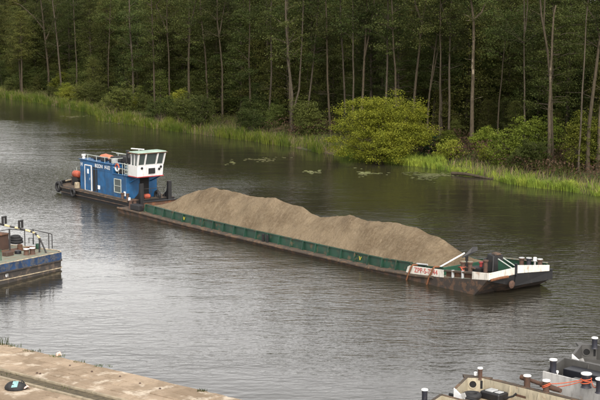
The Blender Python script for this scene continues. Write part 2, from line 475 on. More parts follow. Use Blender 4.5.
# quay: local frame u along the edge, v inland (towards the camera)
QZ = 1.0
qa = Vector(at(-60, 329, QZ)); qb = Vector(at(245, 400, QZ))
qu = (qb - qa).normalized(); qv = Vector((qu.y, -qu.x))
if qv.dot(-qa) < 0: qv = -qv
def Q(u, v, z=QZ):
    p = qa + qu * u + qv * v
    return (p.x, p.y, z)
quay = MB()
quay.prism([Q(-80, .05)[:2], Q(40, .05)[:2], Q(40, 60)[:2], Q(-80, 60)[:2]], -3.4, QZ - .035)
qo = tag(quay.build('quay', M['quaydirt']), kind='structure')
TR = (Vector(at(0, 370, QZ)) - qa).dot(qv); TR1 = (Vector(at(0, 377, QZ)) - qa).dot(qv)   # the cable trench
RW = [0, .95]
while RW[-1] < 7.5: RW.append(RW[-1] + (TR - 1.08) / 3 if RW[-1] < TR - .3 else RW[-1] + 1.4)
for row in range(len(RW) - 1):
    v0 = RW[row]; wv = RW[row + 1] - v0 - .012
    u = -5.0 + (row * .83) % 1.4
    if v0 < TR1 + .13 and v0 + wv > TR - .13 and row:
        if v0 >= TR - .3: v0, wv = TR1 + .14, RW[row + 1] - TR1 - .152
        else: wv = TR - .13 - v0
        if wv < .15: continue
    while u < 17.5:
        wl = random.uniform(1.5, 2.3) if row == 0 else random.uniform(1.7, 2.1)
        dz = random.uniform(-.008, .010)
        g = .012
        jj = lambda: random.uniform(-.02, .02)
        poly = [Q(u + g, v0 + g + jj() * (row > 0))] + ([Q(u + wl * f_, v0 + abs(random.gauss(0, .035)) + .005) for f_ in (.12, .22, .35, .5, .62, .75, .88)] if row == 0 else []) + [Q(u + wl - g, v0 + g + jj() * (row > 0)), Q(u + wl - g, v0 + wv - g + jj()), Q(u + g, v0 + wv - g + jj())]
        MB().prism([p[:2] for p in poly], QZ - .12, QZ + dz).build('concrete_slab', M['quay'], qo, bevel=.012)
        u += wl
for vv, ww, hh in ((TR - .11, .10, .05), (TR1, .13, .06)):
    u = -5.0
    while u < 17.5:
        MB().prism([Q(u, vv)[:2], Q(u + 2.96, vv)[:2], Q(u + 2.96, vv + ww)[:2], Q(u, vv + ww)[:2]], QZ - .1, QZ + hh).build('trench_kerb', M['railstone'], qo, bevel=.01)
        u += 3.0
MB().prism([Q(-5.0, TR - .005)[:2], Q(17.5, TR - .005)[:2], Q(17.5, TR1 - .003)[:2], Q(-5.0, TR1 - .003)[:2]], QZ - .1, QZ - .028).build('trench_bed', M['moss'], qo)

# ------------------------------------------------------------------ foliage builders
def leaf_mesh(name, pos, size, mat, up=.55, aspect=.55, outward=None, fold=True):
    """many small leaf-shaped faces"""
    n = len(pos)
    nrm = rng.normal(size=(n, 3)); nrm[:, 2] = np.abs(nrm[:, 2]) * (1 + up) + up * .5
    if outward is not None: nrm += outward * .7
    nrm /= np.linalg.norm(nrm, axis=1)[:, None]
    a = np.cross(nrm, rng.normal(size=(n, 3))); a /= np.linalg.norm(a, axis=1)[:, None]
    b = np.cross(nrm, a)
    sz = size * rng.uniform(.6, 1.35, size=(n, 1))
    v = np.empty((n, 4, 3))
    v[:, 0] = pos - a * sz * .5
    v[:, 1] = pos + b * sz * .5 * aspect - nrm * sz * .06
    v[:, 2] = pos + a * sz * .5 - nrm * sz * .12
    v[:, 3] = pos - b * sz * .5 * aspect - nrm * sz * .06
    me = bpy.data.meshes.new(name)
    me.vertices.add(n * 4); me.vertices.foreach_set('co', v.reshape(-1).astype(np.float32))
    me.loops.add(n * 4); me.loops.foreach_set('vertex_index', np.arange(n * 4, dtype=np.int32))
    me.polygons.add(n); me.polygons.foreach_set('loop_start', np.arange(0, n * 4, 4, dtype=np.int32))
    me.update(calc_edges=True)
    me.materials.append(mat)
    return me

def sprays(tips, per, rad, flat=.36):
    """leaf positions in flattish sprays around branch tips"""
    tips = np.array(tips); m = len(tips)
    idx = np.repeat(np.arange(m), per)
    g = rng.normal(size=(len(idx), 3)) * rad * rng.uniform(.5, 1.3, size=(m, 1))[idx]
    g[:, 2] *= flat
    return tips[idx] + g

def grow_tree(height, crown0, rad, nbr, lean=0.0, r0=.22, wob=.5, shape='tall'):
    """trunk and limbs in one mesh, plus branch tips"""
    mb = MB(); tips = []
    pts = []; rs = []
    ax, ay = random.uniform(-1, 1) * wob, random.uniform(-1, 1) * wob
    for i in range(9):
        f = i / 8
        pts.append((lean * f * f * height + ax * math.sin(f * 3.1) * .6 + random.uniform(-.06, .06) * (i > 0), ay * math.sin(f * 2.6) * .6, f * height))
        rs.append(r0 * (1 - f) ** .8 + .025 + (.10 * r0 if i else .5 * r0))
    pts[0] = (pts[0][0], pts[0][1], -.4)
    mb.tube(pts, rs, 8)
    P = [Vector(p) for p in pts]
    for k in range(nbr):
        f = crown0 + (1 - crown0) * ((k + random.random()) / nbr) ** .9
        i = min(7, int(f * 8)); p = P[i].lerp(P[i + 1], f * 8 - i)
        g = (f - crown0) / (1 - crown0)
        prof = (math.sin(PI * min(1, .12 + .88 * g) ** .75) * .85 + .25) if shape == 'tall' else (1.05 - .6 * g)
        ln = rad * prof * random.uniform(.65, 1.2)
        an = k * 2.4 + random.uniform(-.5, .5)
        rise = random.uniform(.05, .55) + .3 * g
        d = Vector((math.cos(an), math.sin(an), rise))
        q1 = p + d * ln * .5; q2 = p + Vector((d.x, d.y, rise * .55)) * ln
        mb.tube([p, q1, q2], [max(.02, rs[i] * .42), max(.014, rs[i] * .24), .008], 5, caps=False)
        for m_ in range(max(2, int(ln * 1.9))):
            ff = random.uniform(.35, 1.05)
            tips.append(p.lerp(q2, ff) + Vector((random.gauss(0, .34), random.gauss(0, .34), random.gauss(.02, .25))))
    for _ in range(5): tips.append(P[-1] + Vector((random.gauss(0, .5), random.gauss(0, .5), random.uniform(-1.2, .2))))
    return mb, tips

def make_tree(name, label, group, height, crown0, rad, nbr, per, lsize, lmat, bmat, r0, lean=0, shape='tall', sp=.5):
    mb, tips = grow_tree(height, crown0, rad, nbr, lean, r0, shape=shape)
    t = thing(name, label, 'tree', group=group)
    mb.build('trunk', bmat, t, smooth=True)
    link('crown', leaf_mesh('crown', sprays(tips, per, sp), lsize, lmat), t)
    return t

GW = 'trees of the wood on the far bank'

protos = []
spec = [  # height, crown0, rad, branches, leaves per spray, leaf mat, bark, r0
    (18, .24, 2.6, 70, 85, 'leaf', 'bark', .19), (19, .32, 2.7, 64, 85, 'leaf', 'bark', .20),
    (17.5, .12, 2.6, 80, 85, 'leaf', 'bark', .17), (18.5, .40, 2.6, 58, 80, 'leafwarm', 'barkwarm', .18),
    (18, .07, 3.0, 92, 85, 'leafwarm', 'bark', .20), (19.5, .26, 3.0, 74, 85, 'leaf', 'bark', .22)]
for (h, c0, r, nb, per, lm, bk, r0) in spec:
    tl = ('tall slim forest tree with sparse olive crown in the wood on the far bank' if lm == 'leafwarm'
          else 'tall dark green forest tree with bare lower trunk in the wood on the far bank' if c0 > .3
          else 'tall dark green tree leafy far down its trunk in the wood on the far bank')
    protos.append([make_tree('forest_tree', tl, GW, h, c0, r, nb, per, .19, M[lm], M[bk], r0), 0, 'olive leafed tree' if lm == 'leafwarm' else 'bare stemmed green tree' if c0 > .2 else 'low branched green tree'])
under = []
for (h, c0, r, nb, lm) in ((7.5, .05, 2.3, 46, 'leaf'), (5.6, .04, 2.1, 38, 'leafunder'), (10.5, .05, 2.6, 62, 'leafwarm')):
    under.append([make_tree('young_tree', 'young bushy tree growing under the tall trees of the far wood' if lm == 'leaf'
                  else 'young olive green tree growing at the edge of the far wood', 'young trees under the wood', h, c0, r, nb, 80, .18, M[lm], M['bark'], .08, shape='low'), 0, 'young green tree' if lm == 'leaf' else 'young olive tree' if h < 6 else 'bigger young olive tree'])
ZONES = [(45, 'by the leaning bare trunk at the far left'), (90, 'beyond the water left of the pusher boat'), (135, 'behind the blue deckhouse of the pusher boat'), (175, 'behind the white wheelhouse of the pusher boat'),
         (230, 'behind the aft end of the sand heap'), (285, 'above the right half of the long reed strip'), (330, 'just left of the bright yellow green bush'), (385, 'behind the left half of the bright bush'),
         (440, 'behind the right half of the bright bush'), (490, 'around the thick pale forked trunk'), (540, 'between the pale forked trunk and the broken snag'), (9999, 'at the right edge of the wood')]
def place(pr, x, y, z, sc, rz):
    o = pr[0] if pr[1] == 0 else copy_tree(pr[0]); pr[1] += 1
    nm = o.name.split('.')[0]; ppx = 300 + FOC * x / (y * _c + CAM_H * _s); tt = bank_st(x, y)[1]
    what = pr[2] if len(pr) > 2 else nm
    row = 'front row' if tt < 8 else 'second row' if tt < 18 else 'far inside'
    zone = next(w_ for lim, w_ in ZONES if ppx < lim)
    o['label'] = (what + ', ' + row + ', ' + zone) if nm != 'bank_shrub' else what + ' ' + zone
    o.location = (x, y, z); o.rotation_euler = (0, 0, rz); o.scale = (sc, sc, sc * random.uniform(.94, 1.08))
    return o
FEAT = [  # survey of the trunks that stand out: points up the stem (px, py), radius, inland distance, bark, fork
    ('leaning bare grey trunk with a long dead side limb at the wood edge, far left', [(47,74),(45,45),(41,0),(40,-20)], .24, 8, 'barkwarm', [[(44,30),(34,17),(21,5),(14,2)], [(45,40),(52,25),(56,5)]], .22),
    ('slender upright brown trunk just right of the leaning bare trunk', [(61,88),(59,60),(56,20),(52,-20)], .20, 7, 'bark', [], .35),
    ('dark straight trunk of a dense tree left of the blue pusher boat', [(133,98),(132,60),(130,20),(130,-20)], .20, 6, 'bark', [], .12),
    ('slim upright trunk behind the pusher boat wheelhouse', [(154,98),(154,60),(153,20),(152,-20)], .17, 9, 'barkwarm', [], .3),
    ('tall forked warm brown trunk rising above the pusher boat', [(189,85),(189,60),(191,27),(197,0),(199,-20)], .22, 9, 'barkwarm', [[(190,32),(190,10),(189,-20)]], .55),
    ('dark stem leaning slightly right above the sand barge, mid wood', [(212,90),(210,50),(206,10),(205,-20)], .16, 12, 'barkwarm', [], .4),
    ('dark twin stemmed tree at the reed edge left of the bright bush', [(291,128),(290,95),(286,60),(284,10),(283,-20)], .25, 4, 'bark', [[(291,112),(297,90),(300,40),(302,-20)]], .4),
    ('tree with a stripped white patch of bark left of the bright bush', [(295,120),(294,90),(293,55),(292,0),(292,-20)], .17, 7, 'barkpale', [], .5),
    ('thin leaning dark stem left of the bright yellow green bush', [(312,125),(317,80),(322,30),(325,-20)], .15, 8, 'bark', [], .4),
    ('pale bare twin trunk rising straight behind the bright bush', [(366,110),(368,70),(370,30),(371,-20)], .20, 10, 'barkpale', [[(368,60),(374,30),(378,0),(379,-20)]], .6),
    ('crooked trunk directly behind the top of the bright bush', [(398,110),(397,70),(394,30),(392,-20)], .17, 9, 'barkwarm', [], .5),
    ('tall trunk splitting in a high V behind the right of the bright bush', [(409,110),(412,70),(417,18),(421,0),(425,-20)], .20, 10, 'barkwarm', [[(416,22),(410,5),(405,-20)]], .6),
    ('thin paired stems between the bright bush and the pale dead trunk', [(424,115),(428,70),(433,30),(437,-20)], .13, 10, 'barkwarm', [[(426,90),(435,40),(442,-20)]], .5),
    ('thick pale trunk with a crooked fork near its top, right of the bright bush', [(471,146),(470,100),(470,60),(470,20),(467,0),(464,-20)], .27, 10, 'barkpale', [[(470,20),(478,12),(482,2)]], .75),
    ('slim leaning forked trunk beside the broken pale snag', [(549,155),(546,100),(541,50),(534,15),(531,-20)], .20, 8, 'barkwarm', [[(541,52),(537,25),(538,-20)]], .6),
    ('broken pale snag with stripped bark near the right edge', [(556,158),(555,110),(556,55),(557,14),(559,5)], .22, 7, 'barkpale', [], .95),
    ('curved brown trunk leaning right at the right edge of the wood', [(583,166),(585,125),(590,70),(595,25),(596,-20)], .24, 6, 'barkwarm', [[(594,40),(588,20),(578,5)]], .6),
    ('trunk with a white stripped base at the far right edge', [(592,168),(597,110),(602,50),(605,-20)], .22, 8, 'barkpale', [], .6),
    ('thin dark stem in the gap between two pale trunks', [(497,150),(500,100),(503,60),(506,20)], .11, 12, 'barkwarm', [], .7),
    ('straight dark trunk right of the leaning stems, mid wood', [(340,112),(338,70),(335,20),(334,-20)], .16, 12, 'bark', [], .45),
    ('thin brown trunk in the dark wood between boat and bush', [(247,105),(246,60),(247,20),(247,-20)], .15, 9, 'barkwarm', [], .35),
]
EXTRA = [(78, 'between the first two leaning trunks and the pusher boat'), (108, 'straight above the stern of the pusher boat'), (172, 'above the front end of the white wheelhouse'), (226, 'above the highest hump of sand'), (264, 'left of the dark twin stemmed tree'),
         (328, 'at the left shoulder of the bright bush'), (352, 'behind the top left of the bright bush'), (384, 'behind the crown of the bright bush'), (440, 'just right of the bright bush'), (456, 'close left of the thick pale forked trunk'), (515, 'left of the leaning forked trunk'), (570, 'right of the broken pale snag')]
_rs = random.Random(3)
for px_, where in EXTRA:
    ln_ = _rs.uniform(-6, 8); py_ = 92 + px_ * .11
    FEAT.append(('thin mossy brown stem ' + where, [(px_, py_), (px_ + ln_ * .3 + _rs.uniform(-2, 2), py_ * .6), (px_ + ln_ * .6 + _rs.uniform(-2, 2), 20), (px_ + ln_, -20)], _rs.uniform(.11, .17), _rs.uniform(4, 12), _rs.choice(['bark', 'barkwarm', 'barkwarm']), [[(px_ + ln_ * .5, 34), (px_ + ln_ * .5 + _rs.uniform(-12, 12), 5), (px_ + ln_ * .5 + _rs.uniform(-16, 16), -20)]] if _rs.random() < .5 else [], .55))
featxy = []; featpx = []
def feature_tree(lab, path, r, t, bk, forks, crown0):
    # where the stem's line of sight meets the plane standing t metres inland
    px = path[0][0]; r *= .80
    t = 3.2 + .45 * t
    best = min(range(SV0, SV1), key=lambda i: abs(300 + FOC * (BR[i] + BN * t).x / ((BR[i] + BN * t).y * _c + CAM_H * _s) - px))
    base = BR[best] + BN * t
    zb = gz(t)
    depth = base.y * _c + (CAM_H - zb) * _s
    def up(p):                                     # height and sideways shift of a stem point standing at the base's distance
        v = (200 - p[1]) / FOC; uu = (p[0] - px) / FOC
        z = CAM_H + base.y * (v * _c - _s) / (_c + v * _s)
        return (uu * depth, 0, z - zb)
    tr = thing('forest_tree', lab, 'tree', (base.x, base.y, zb), 0, GW)
    q = [up(p) for p in path]
    q = [p for p in q if p[2] > .6]
    x0 = q[0][0]
    st = [(x0 * .6, 0, -.4), (x0 * .8, .0, .3)] + [(p[0], random.uniform(-.1, .1), p[2]) for p in q]
    snag = path[-1][1] > -10
    if not snag:
        last = Vector(st[-1]); prev = Vector(st[-2]); d = (last - prev).normalized()
        st += [tuple(last + d * .8)]
    # finer stem with slight crooks
    fine = []
    for a, b in zip(st[:-1], st[1:]):
        a, b = Vector(a), Vector(b); n = max(1, int((b - a).length / 1.6))
        for i in range(n): fine.append(a.lerp(b, i / n) + Vector((random.uniform(-.05, .05), random.uniform(-.05, .05), 0)) * (i > 0))
    fine.append(Vector(st[-1]))
    hh = fine[-1].z
    mb = MB(); mb.tube(fine, [max(.05, r * (1.25 if p.z < .5 else 1) * (1 - .62 * max(0, p.z) / hh)) for p in fine], 8)
    tips = []
    for fk in forks:
        pts = [Vector(up(p)) for p in fk]
        if not snag and fk[-1][1] < -10: pts.append(pts[-1] + (pts[-1] - pts[-2]).normalized() * 3)
        pts = [p + Vector((0, (i * .12), 0)) for i, p in enumerate(pts)]
        mb.tube(pts, [max(.02, r * .62 * (1 - .75 * i / (len(pts) - 1))) for i in range(len(pts))], 7)
        if fk[-1][1] < -10: tips += [pts[-1] + Vector((random.gauss(0, .9), random.gauss(0, .9), random.gauss(0, .8))) for _ in range(10)]
    nb = 0 if 'snag' in lab else 30
    for kk in range(nb):
        z = hh * random.uniform(crown0, 1)
        p = min(fine, key=lambda w_: abs(w_.z - z))
        an = random.uniform(0, 2 * PI); ln = random.uniform(.9, 2.4)
        e = p + Vector((math.cos(an) * ln, math.sin(an) * ln, random.uniform(.2, .9) * ln))
        mb.tube([p, p.lerp(e, .5) + Vector((0, 0, .1)), e], [r * .2, r * .13, .01], 5, caps=False)
        for _ in range(3): tips.append(p.lerp(e, random.uniform(.5, 1.1)) + Vector((random.gauss(0, .3),) * 3))
    for kk in range(8 if nb else 14):                    # bare dead twigs lower down
        z = hh * random.uniform(.2, .85)
        p = min(fine, key=lambda w_: abs(w_.z - z))
        an = random.uniform(0, 2 * PI); ln = random.uniform(.5, 1.5)
        e = p + Vector((math.cos(an) * ln, math.sin(an) * ln, random.uniform(-.1, .5) * ln))
        mb.tube([p, e], [r * .12, .008], 4, caps=False)
    mb.build('trunk', M[bk], tr, smooth=True)
    if tips: link('crown', leaf_mesh('crown', sprays(tips, 60, .45), .18, M['leaf']), tr)
    featxy.append((base.x, base.y)); featpx.append((px + (path[2][0] - px) * .4, t))
for a in FEAT: feature_tree(*a)

# rows of the wood
cnt = 0
rows = [(5.5, 6.5), (10, 5.2), (15, 5.2), (20.5, 5.5), (27, 6.0), (34, 6.5), (42, 7.5)]
LEN = sum((BR[i + 1] - BR[i]).length for i in range(SV0, SV1))
for ri, (t, stp) in enumerate(rows):
    n = int(LEN / stp)
    for i in range(n):
        s = (i + .5 + random.uniform(-.38, .38)) / n
        tt = t + random.uniform(-2, 2)
        p = bank_point(s, tt)
        dpt = p.y * _c + CAM_H * _s
        ppx = 300 + FOC * p.x / dpt
        if ppx < -45 or ppx > 645: continue
        if min((p.x - fx) ** 2 + (p.y - fy) ** 2 for fx, fy in featxy) < 4.5: continue
        if ri == 0 and 318 < ppx < 445: continue
        if any(abs(ppx - fp) < 11 and tt < ft + 2.5 for fp, ft in featpx): continue
        if ri == 0 and random.random() < .25: continue
        kind = random.choice([0, 1, 2, 4, 5, 3]) if ri > 0 else random.choice([2, 4, 0, 3])
        if ppx > 440 and ri < 2: kind = random.choice([1, 3, 5])
        place(protos[kind], p.x, p.y, p.z, (random.uniform(.68, .84) if ri < 2 else random.uniform(.80, .95) if ri < 4 else random.uniform(.93, 1.06)), random.uniform(0, 6.28)); cnt += 1
n = int(LEN / 1.2)
for i in range(n):
    s = (i + random.random()) / n
    tt = random.choice([random.uniform(4.5, 9), random.uniform(7, 14), random.uniform(10, 22)])
    p = bank_point(s, tt)
    ppx = 300 + FOC * p.x / (p.y * _c + CAM_H * _s)
    if ppx < -35 or ppx > 635 or (tt < 9 and 315 < ppx < 530): continue
    if any(abs(ppx - fp) < 9 and tt < ft + 1.0 for fp, ft in featpx): continue
    place(random.choice(under), p.x, p.y, p.z, random.uniform(.55, 1.15) * (.62 if ppx > 440 else .85 if ppx > 300 else 1), random.uniform(0, 6.28))

random.seed(55)
for i in range(46):
    ppx_ = random.uniform(425, 610); tt = random.uniform(13, 30)
    bi = min(range(SV0, SV1), key=lambda i_: abs(300 + FOC * (BR[i_] + BN * tt).x / ((BR[i_] + BN * tt).y * _c + CAM_H * _s) - ppx_))
    p = BR[bi] + BN * tt
    place(random.choice(under), p.x, p.y, gz(tt), random.uniform(.75, 1.2), random.uniform(0, 6.28))
# the dense depth of the wood, one mass beyond the trees one can tell apart
N = 60000
s_ = rng.uniform(-.12, 1.12, N); t_ = rng.uniform(46, 62, N)
P = np.empty((N, 3))
i0 = np.clip(SV0 + s_ * (SV1 - SV0), 0, len(BR) - 2).astype(int)
BRa = np.array([(p.x, p.y) for p in BR])
P[:, :2] = BRa[i0] + np.array(BN)[None, :] * t_[:, None] + rng.normal(size=(N, 2)) * 1.5
P[:, 2] = 2.5 + rng.uniform(0, 1, N) ** .9 * 18.5
tag(link('distant_wood', leaf_mesh('distant_wood', P, 1.0, M['leaf'])), 'dense dark mass of foliage deep in the wood on the far bank', 'wood', kind='stuff')

# bushes and shrubs of the water's edge
def bush(name, label, px, py, wpx, hpx, depth, n_tips, per, lsize, mat, group=None, lobes=9, zmin=.05, seed=1, inland=None):
    random.seed(seed)
    b = at(px, py, 0.15)
    sc = FOC / (b[1] * _c + CAM_H * _s)
    W, Hh = wpx / sc / 2, hpx / sc
    t = thing(name, label, 'bush', (b[0], b[1] + depth * .7, .1), 0, group)
    mb = MB(); tips = []
    lob = []
    for i in range(lobes):
        an = random.uniform(0, 2 * PI); f = random.uniform(.2, .8)
        lob.append((math.cos(an) * W * f, math.sin(an) * depth * f, Hh * random.uniform(.22, .82), random.uniform(.22, .38) if per > 100 else random.uniform(.3, .5)))
    lob.append((0, 0, Hh * .66, .40 if per > 100 else .55)); lob.append((-W * .5, -depth * .4, Hh * .42, .5)); lob.append((W * .5, -depth * .3, Hh * .42, .5))
    for (x, y, z, r) in lob:
        mb.tube([(x * .1, y * .1, -.2), (x * .5, y * .5, z * .55), (x, y, z)], [.07, .05, .02], 5)
    tries = 0
    while len(tips) < n_tips and tries < n_tips * 30:
        tries += 1
        (x, y, z, r) = random.choice(lob)
        d = Vector((random.gauss(0, 1), random.gauss(0, 1), random.gauss(0, 1))).normalized() * (random.random() ** .28)
        p = Vector((x + d.x * r * W, y + d.y * r * depth * 1.1, z + d.z * r * Hh * .75))
        if p.z < zmin or p.z > Hh * 1.02: continue
        tips.append(p)
        if random.random() < .12: mb.tube([(x, y, z), p], [.016, .005], 4, caps=False)
    mb.build('stem', M['bark'], t)
    link('foliage', leaf_mesh('foliage', sprays(tips, per, .42 if per > 100 else .26, .40), lsize, mat), t)
    bush.last = t
    random.seed(seed + 99)
    return t
bush('willow_bush', 'big bright yellow green bush overhanging the water on the far bank', 382, 163, 112, 68, 3.4, 460, 190, .13, M['leafbright'], lobes=22, zmin=.1, seed=5)
bush('dark_bush', 'small dark green bush tucked against the right side of the bright bush', 431, 160, 26, 26, 1.2, 90, 40, .17, M['leafdark'], seed=8, lobes=4)
bush('edge_shrub', 'olive shrub at the right of the far bank in front of the forked trunk', 530, 172, 84, 56, 2.6, 420, 44, .16, M['leafmid'], group='shrubs on the far bank', seed=9)
bush('edge_shrub', 'yellowish shrub at the right edge of the picture below the curved trunk', 592, 180, 56, 70, 2.4, 460, 44, .16, M['leafmid'], group='shrubs on the far bank', seed=12)
bush('edge_shrub', 'low light green shrub above the reeds behind the pusher boat', 178, 116, 54, 36, 2.6, 300, 44, .18, M['leafmid'], group='shrubs on the far bank', seed=14)
bush('edge_shrub', 'dark low shrub behind the reeds left of the wheelhouse', 120, 104, 36, 18, 2.2, 150, 34, .20, M['leaf'], group='shrubs on the far bank', seed=15)
bush('edge_shrub', 'broad dark shrub above the reeds right of the pusher boat', 235, 122, 50, 24, 2.2, 190, 34, .20, M['leaf'], group='shrubs on the far bank', seed=16)
bush('edge_shrub', 'small pale shrub in the brown undergrowth left of the pale forked trunk', 452, 164, 34, 24, 1.4, 140, 40, .15, M['leafmid'], group='shrubs on the far bank', seed=18)
bush('edge_shrub', 'dark leafy shrub at the wood edge at the far left', 18, 84, 50, 16, 2.5, 120, 34, .22, M['leaf'], group='shrubs on the far bank', seed=19)

random.seed(77)
shr = []
for (lab, mat, px_, py_, ww, hh, sd_) in (('bushy mid green shrub among the reeds and trees of the far bank', 'leafmid', 260, 140, 40, 30, 31), ('olive shrub among the reeds and trees of the far bank', 'leafunder', 205, 128, 44, 34, 32), ('dark green shrub among the reeds and trees of the far bank', 'leaf', 150, 118, 40, 30, 33)):
    bush('bank_shrub', lab, px_, py_, ww, hh, 1.8, 230, 60, .15, M[mat], group='shrubs between the reeds and the wood', seed=sd_)
    shr.append([bush.last, 0, {'leafmid': 'light green shrub', 'leafunder': 'olive shrub', 'leaf': 'dark green shrub'}[mat]])
random.seed(78)
for i in range(170):
    s = (i + random.random()) / 170 * 1.05 - .02; tt = random.uniform(2.4, 8.5)
    p = bank_point(s, tt); ppx = 300 + FOC * p.x / (p.y * _c + CAM_H * _s)
    if ppx < -15 or ppx > 615 or (tt < 6 and 330 < ppx < 425) or (445 < ppx < 490 and tt < 4): continue
    if any(abs(ppx - fp) < 5 and tt < ft for fp, ft in featpx): continue
    place(random.choice([shr[0], shr[1], shr[1], shr[2]] if ppx < 200 else [shr[1], shr[2], shr[2]] if ppx < 440 else shr[:2]), p.x, p.y, p.z - .1, random.uniform(.45, 1.05) * (.7 if ppx > 430 else 1), random.uniform(0, 6.28))
def blades(name, n, smin, smax, tfun, hfun, mat, label, width=.03, cat=None, bend=.3, dens=None):
    v = np.empty((n, 5, 3)); m = 0
    while m < n:
        s = random.uniform(smin, smax); t = tfun(s)
        if dens and random.random() > dens(s, t): continue
        p = bank_point(s, t); h = hfun(s, t) * random.uniform(.6, 1.15)
        an = random.uniform(0, 2 * PI); wx, wy = math.cos(an) * width * .5, math.sin(an) * width * .5
        bx, by = random.gauss(0, bend) * h, random.gauss(0, bend) * h
        z0 = max(-.1, p.z - .1)
        v[m, 0] = (p.x - wx, p.y - wy, z0); v[m, 1] = (p.x + wx, p.y + wy, z0)
        v[m, 2] = (p.x + wx * .8 + bx * .3, p.y + wy * .8 + by * .3, z0 + h * .6); v[m, 3] = (p.x - wx * .8 + bx * .3, p.y - wy * .8 + by * .3, z0 + h * .6)
        v[m, 4] = (p.x + bx, p.y + by, z0 + h * (1 - .3 * min(1, abs(bx + by) / h)))
        m += 1
    me = bpy.data.meshes.new(name)
    fs = []
    for i in range(n):
        b = i * 5; fs += [(b, b+1, b+2, b+3), (b+3, b+2, b+4)]
    me.from_pydata(v.reshape(-1, 3).tolist(), [], fs); me.materials.append(mat)
    return tag(link(name, me), label, cat, kind='stuff')
def s_of_px(px):
    return min(((abs(300 + FOC * BR[i].x / (BR[i].y * _c + CAM_H * _s) - px), (i - SV0) / (SV1 - SV0)) for i in range(SV0, SV1)), key=lambda q: q[0])[1]
S = {p: s_of_px(p) for p in (0, 335, 90, 100, 325, 335, 418, 440, 490, 520, 600)}
def edge_n(s, k=40): return mnoise.noise(Vector((s * k, 0, 1)))
blades('reeds', 26000, -.03, S[325], lambda s: abs(random.gauss(0, 1.15)) - .3 + edge_n(s) * .9, lambda s, t: max(.3, 1.15 + edge_n(s, 70) * .6 + .8 * mnoise.noise(Vector((s * 160, t * .8, 3))) - .12 * t), M['reed'],
       'bright green reeds along the far bank from the left edge to the bright bush', .05, 'reeds', .24, lambda s, t: .10 + 1.5 * max(0, .25 + mnoise.noise(Vector((s * 130, t * .5, 6))) + .5 * mnoise.noise(Vector((s * 33, t * .3, 1)))))
blades('reeds', 16000, S[335], 1.03, lambda s: abs(random.gauss(0, 1.3)) - .3 + edge_n(s) * .8, lambda s, t: max(.25, .85 + edge_n(s, 70) * .4 + .6 * mnoise.noise(Vector((s * 160, t * .8, 3))) - .08 * t), M['reed'],
       'low green reeds and grass at the water edge right of the bright bush', .045, 'reeds', .3, lambda s, t: .10 + 1.5 * max(0, .25 + mnoise.noise(Vector((s * 130, t * .5, 6))) + .5 * mnoise.noise(Vector((s * 33, t * .3, 1)))))
blades('bank_grass', 26000, -.03, 1.03, lambda s: random.uniform(1.2, 9), lambda s, t: .7 + edge_n(s, 60) * .3, M['grass'],
       'rough grass and weeds on the far bank below the trees', .05, 'grass', .35, lambda s, t: .2 + 1.4 * max(0, .3 + mnoise.noise(Vector((s * 90, t * .4, 2)))))
blades('reeds', 5000, -.03, 1.03, lambda s: abs(random.gauss(0, 1.5)) - .2 + edge_n(s) * .9, lambda s, t: 1.2 + edge_n(s, 70) * .5, M['deadreed'], 'dead straw coloured stalks standing among the green reeds', .03, 'reeds', .3, lambda s, t: 0 if S[325] < s < S[440] else 1)
# dry undergrowth
N = 16000; pts = []
while len(pts) < N:
    s = random.uniform(S[325] * .9, 1.03); t = random.uniform(2.5, 11)
    if mnoise.noise(Vector((s * 30, t * .15, 5))) < -.15: continue
    p = bank_point(s, t); pts.append((p.x, p.y, p.z + random.uniform(0, 2.5) * (.6 + .4 * mnoise.noise(Vector((s * 60, t * .3, 2))))))
tag(link('dry_undergrowth', leaf_mesh('dry_undergrowth', np.array(pts), .2, M['leafdry'], up=.1)), 'reddish brown dry nettles and brambles under the trees on the right', 'undergrowth', kind='stuff')
N = 30000; pts = []
while len(pts) < N:
    s = random.uniform(-.02, 1.03); t = random.uniform(2.5, 14)
    if mnoise.noise(Vector((s * 45, t * .2, 9))) < -.1: continue
    p = bank_point(s, t); pts.append((p.x, p.y, p.z + random.uniform(0, 1.5) * (.7 + .6 * mnoise.noise(Vector((s * 70, t * .3, 4))))))
tag(link('green_undergrowth', leaf_mesh('green_undergrowth', np.array(pts), .2, M['leafwarm'], up=.2)), 'low green weeds and brambles along the foot of the wood', 'undergrowth', kind='stuff')

# water lilies
def lilies(px, py, wpx, hpx, n, label):
    mb = MB()
    for _ in range(n):
        a = random.uniform(0, 2 * PI); f = abs(random.gauss(0, .5)) * (1 + .5 * math.sin(3 * a + px))
        x, y = at(px + math.cos(a) * f * wpx / 2, py + math.sin(a) * f * hpx / 2)
        r = random.uniform(.10, .19); z = .012 + random.uniform(0, .012); t0 = random.uniform(0, 6.28); ti = random.uniform(-.05, .05)
        vs = [(x, y, z)] + [(x + math.cos(t0 + q) * r, y + math.sin(t0 + q) * r, z + ti * math.cos(q) * r + .008) for q in np.linspace(.25, 2 * PI - .25, 8)]
        mb.add(vs, [(0, i, i + 1) for i in range(1, 8)])
    me = bpy.data.meshes.new('water_lilies'); me.from_pydata(mb.v, [], mb.f); me.materials.append(M['lily'])
    tag(link('water_lilies', me), label, 'water lilies', kind='stuff')
lilies(430, 175.5, 44, 6, 420, 'pale patch of lily leaves on the water right of the bright bush')
lilies(366, 173, 26, 7, 90, 'scattered lily leaves on the water below the bright bush')
lilies(312, 172, 20, 5, 40, 'few lily leaves on the water below the left of the bright bush')
lilies(232, 163, 12, 4, 26, 'small patch of lily leaves right of the pusher boat wheelhouse')
lilies(262, 160, 40, 5, 60, 'thin line of lily leaves along the reeds beyond the barge')
lilies(72, 117, 22, 3.5, 110, 'pale lily leaves on the water at the far left')
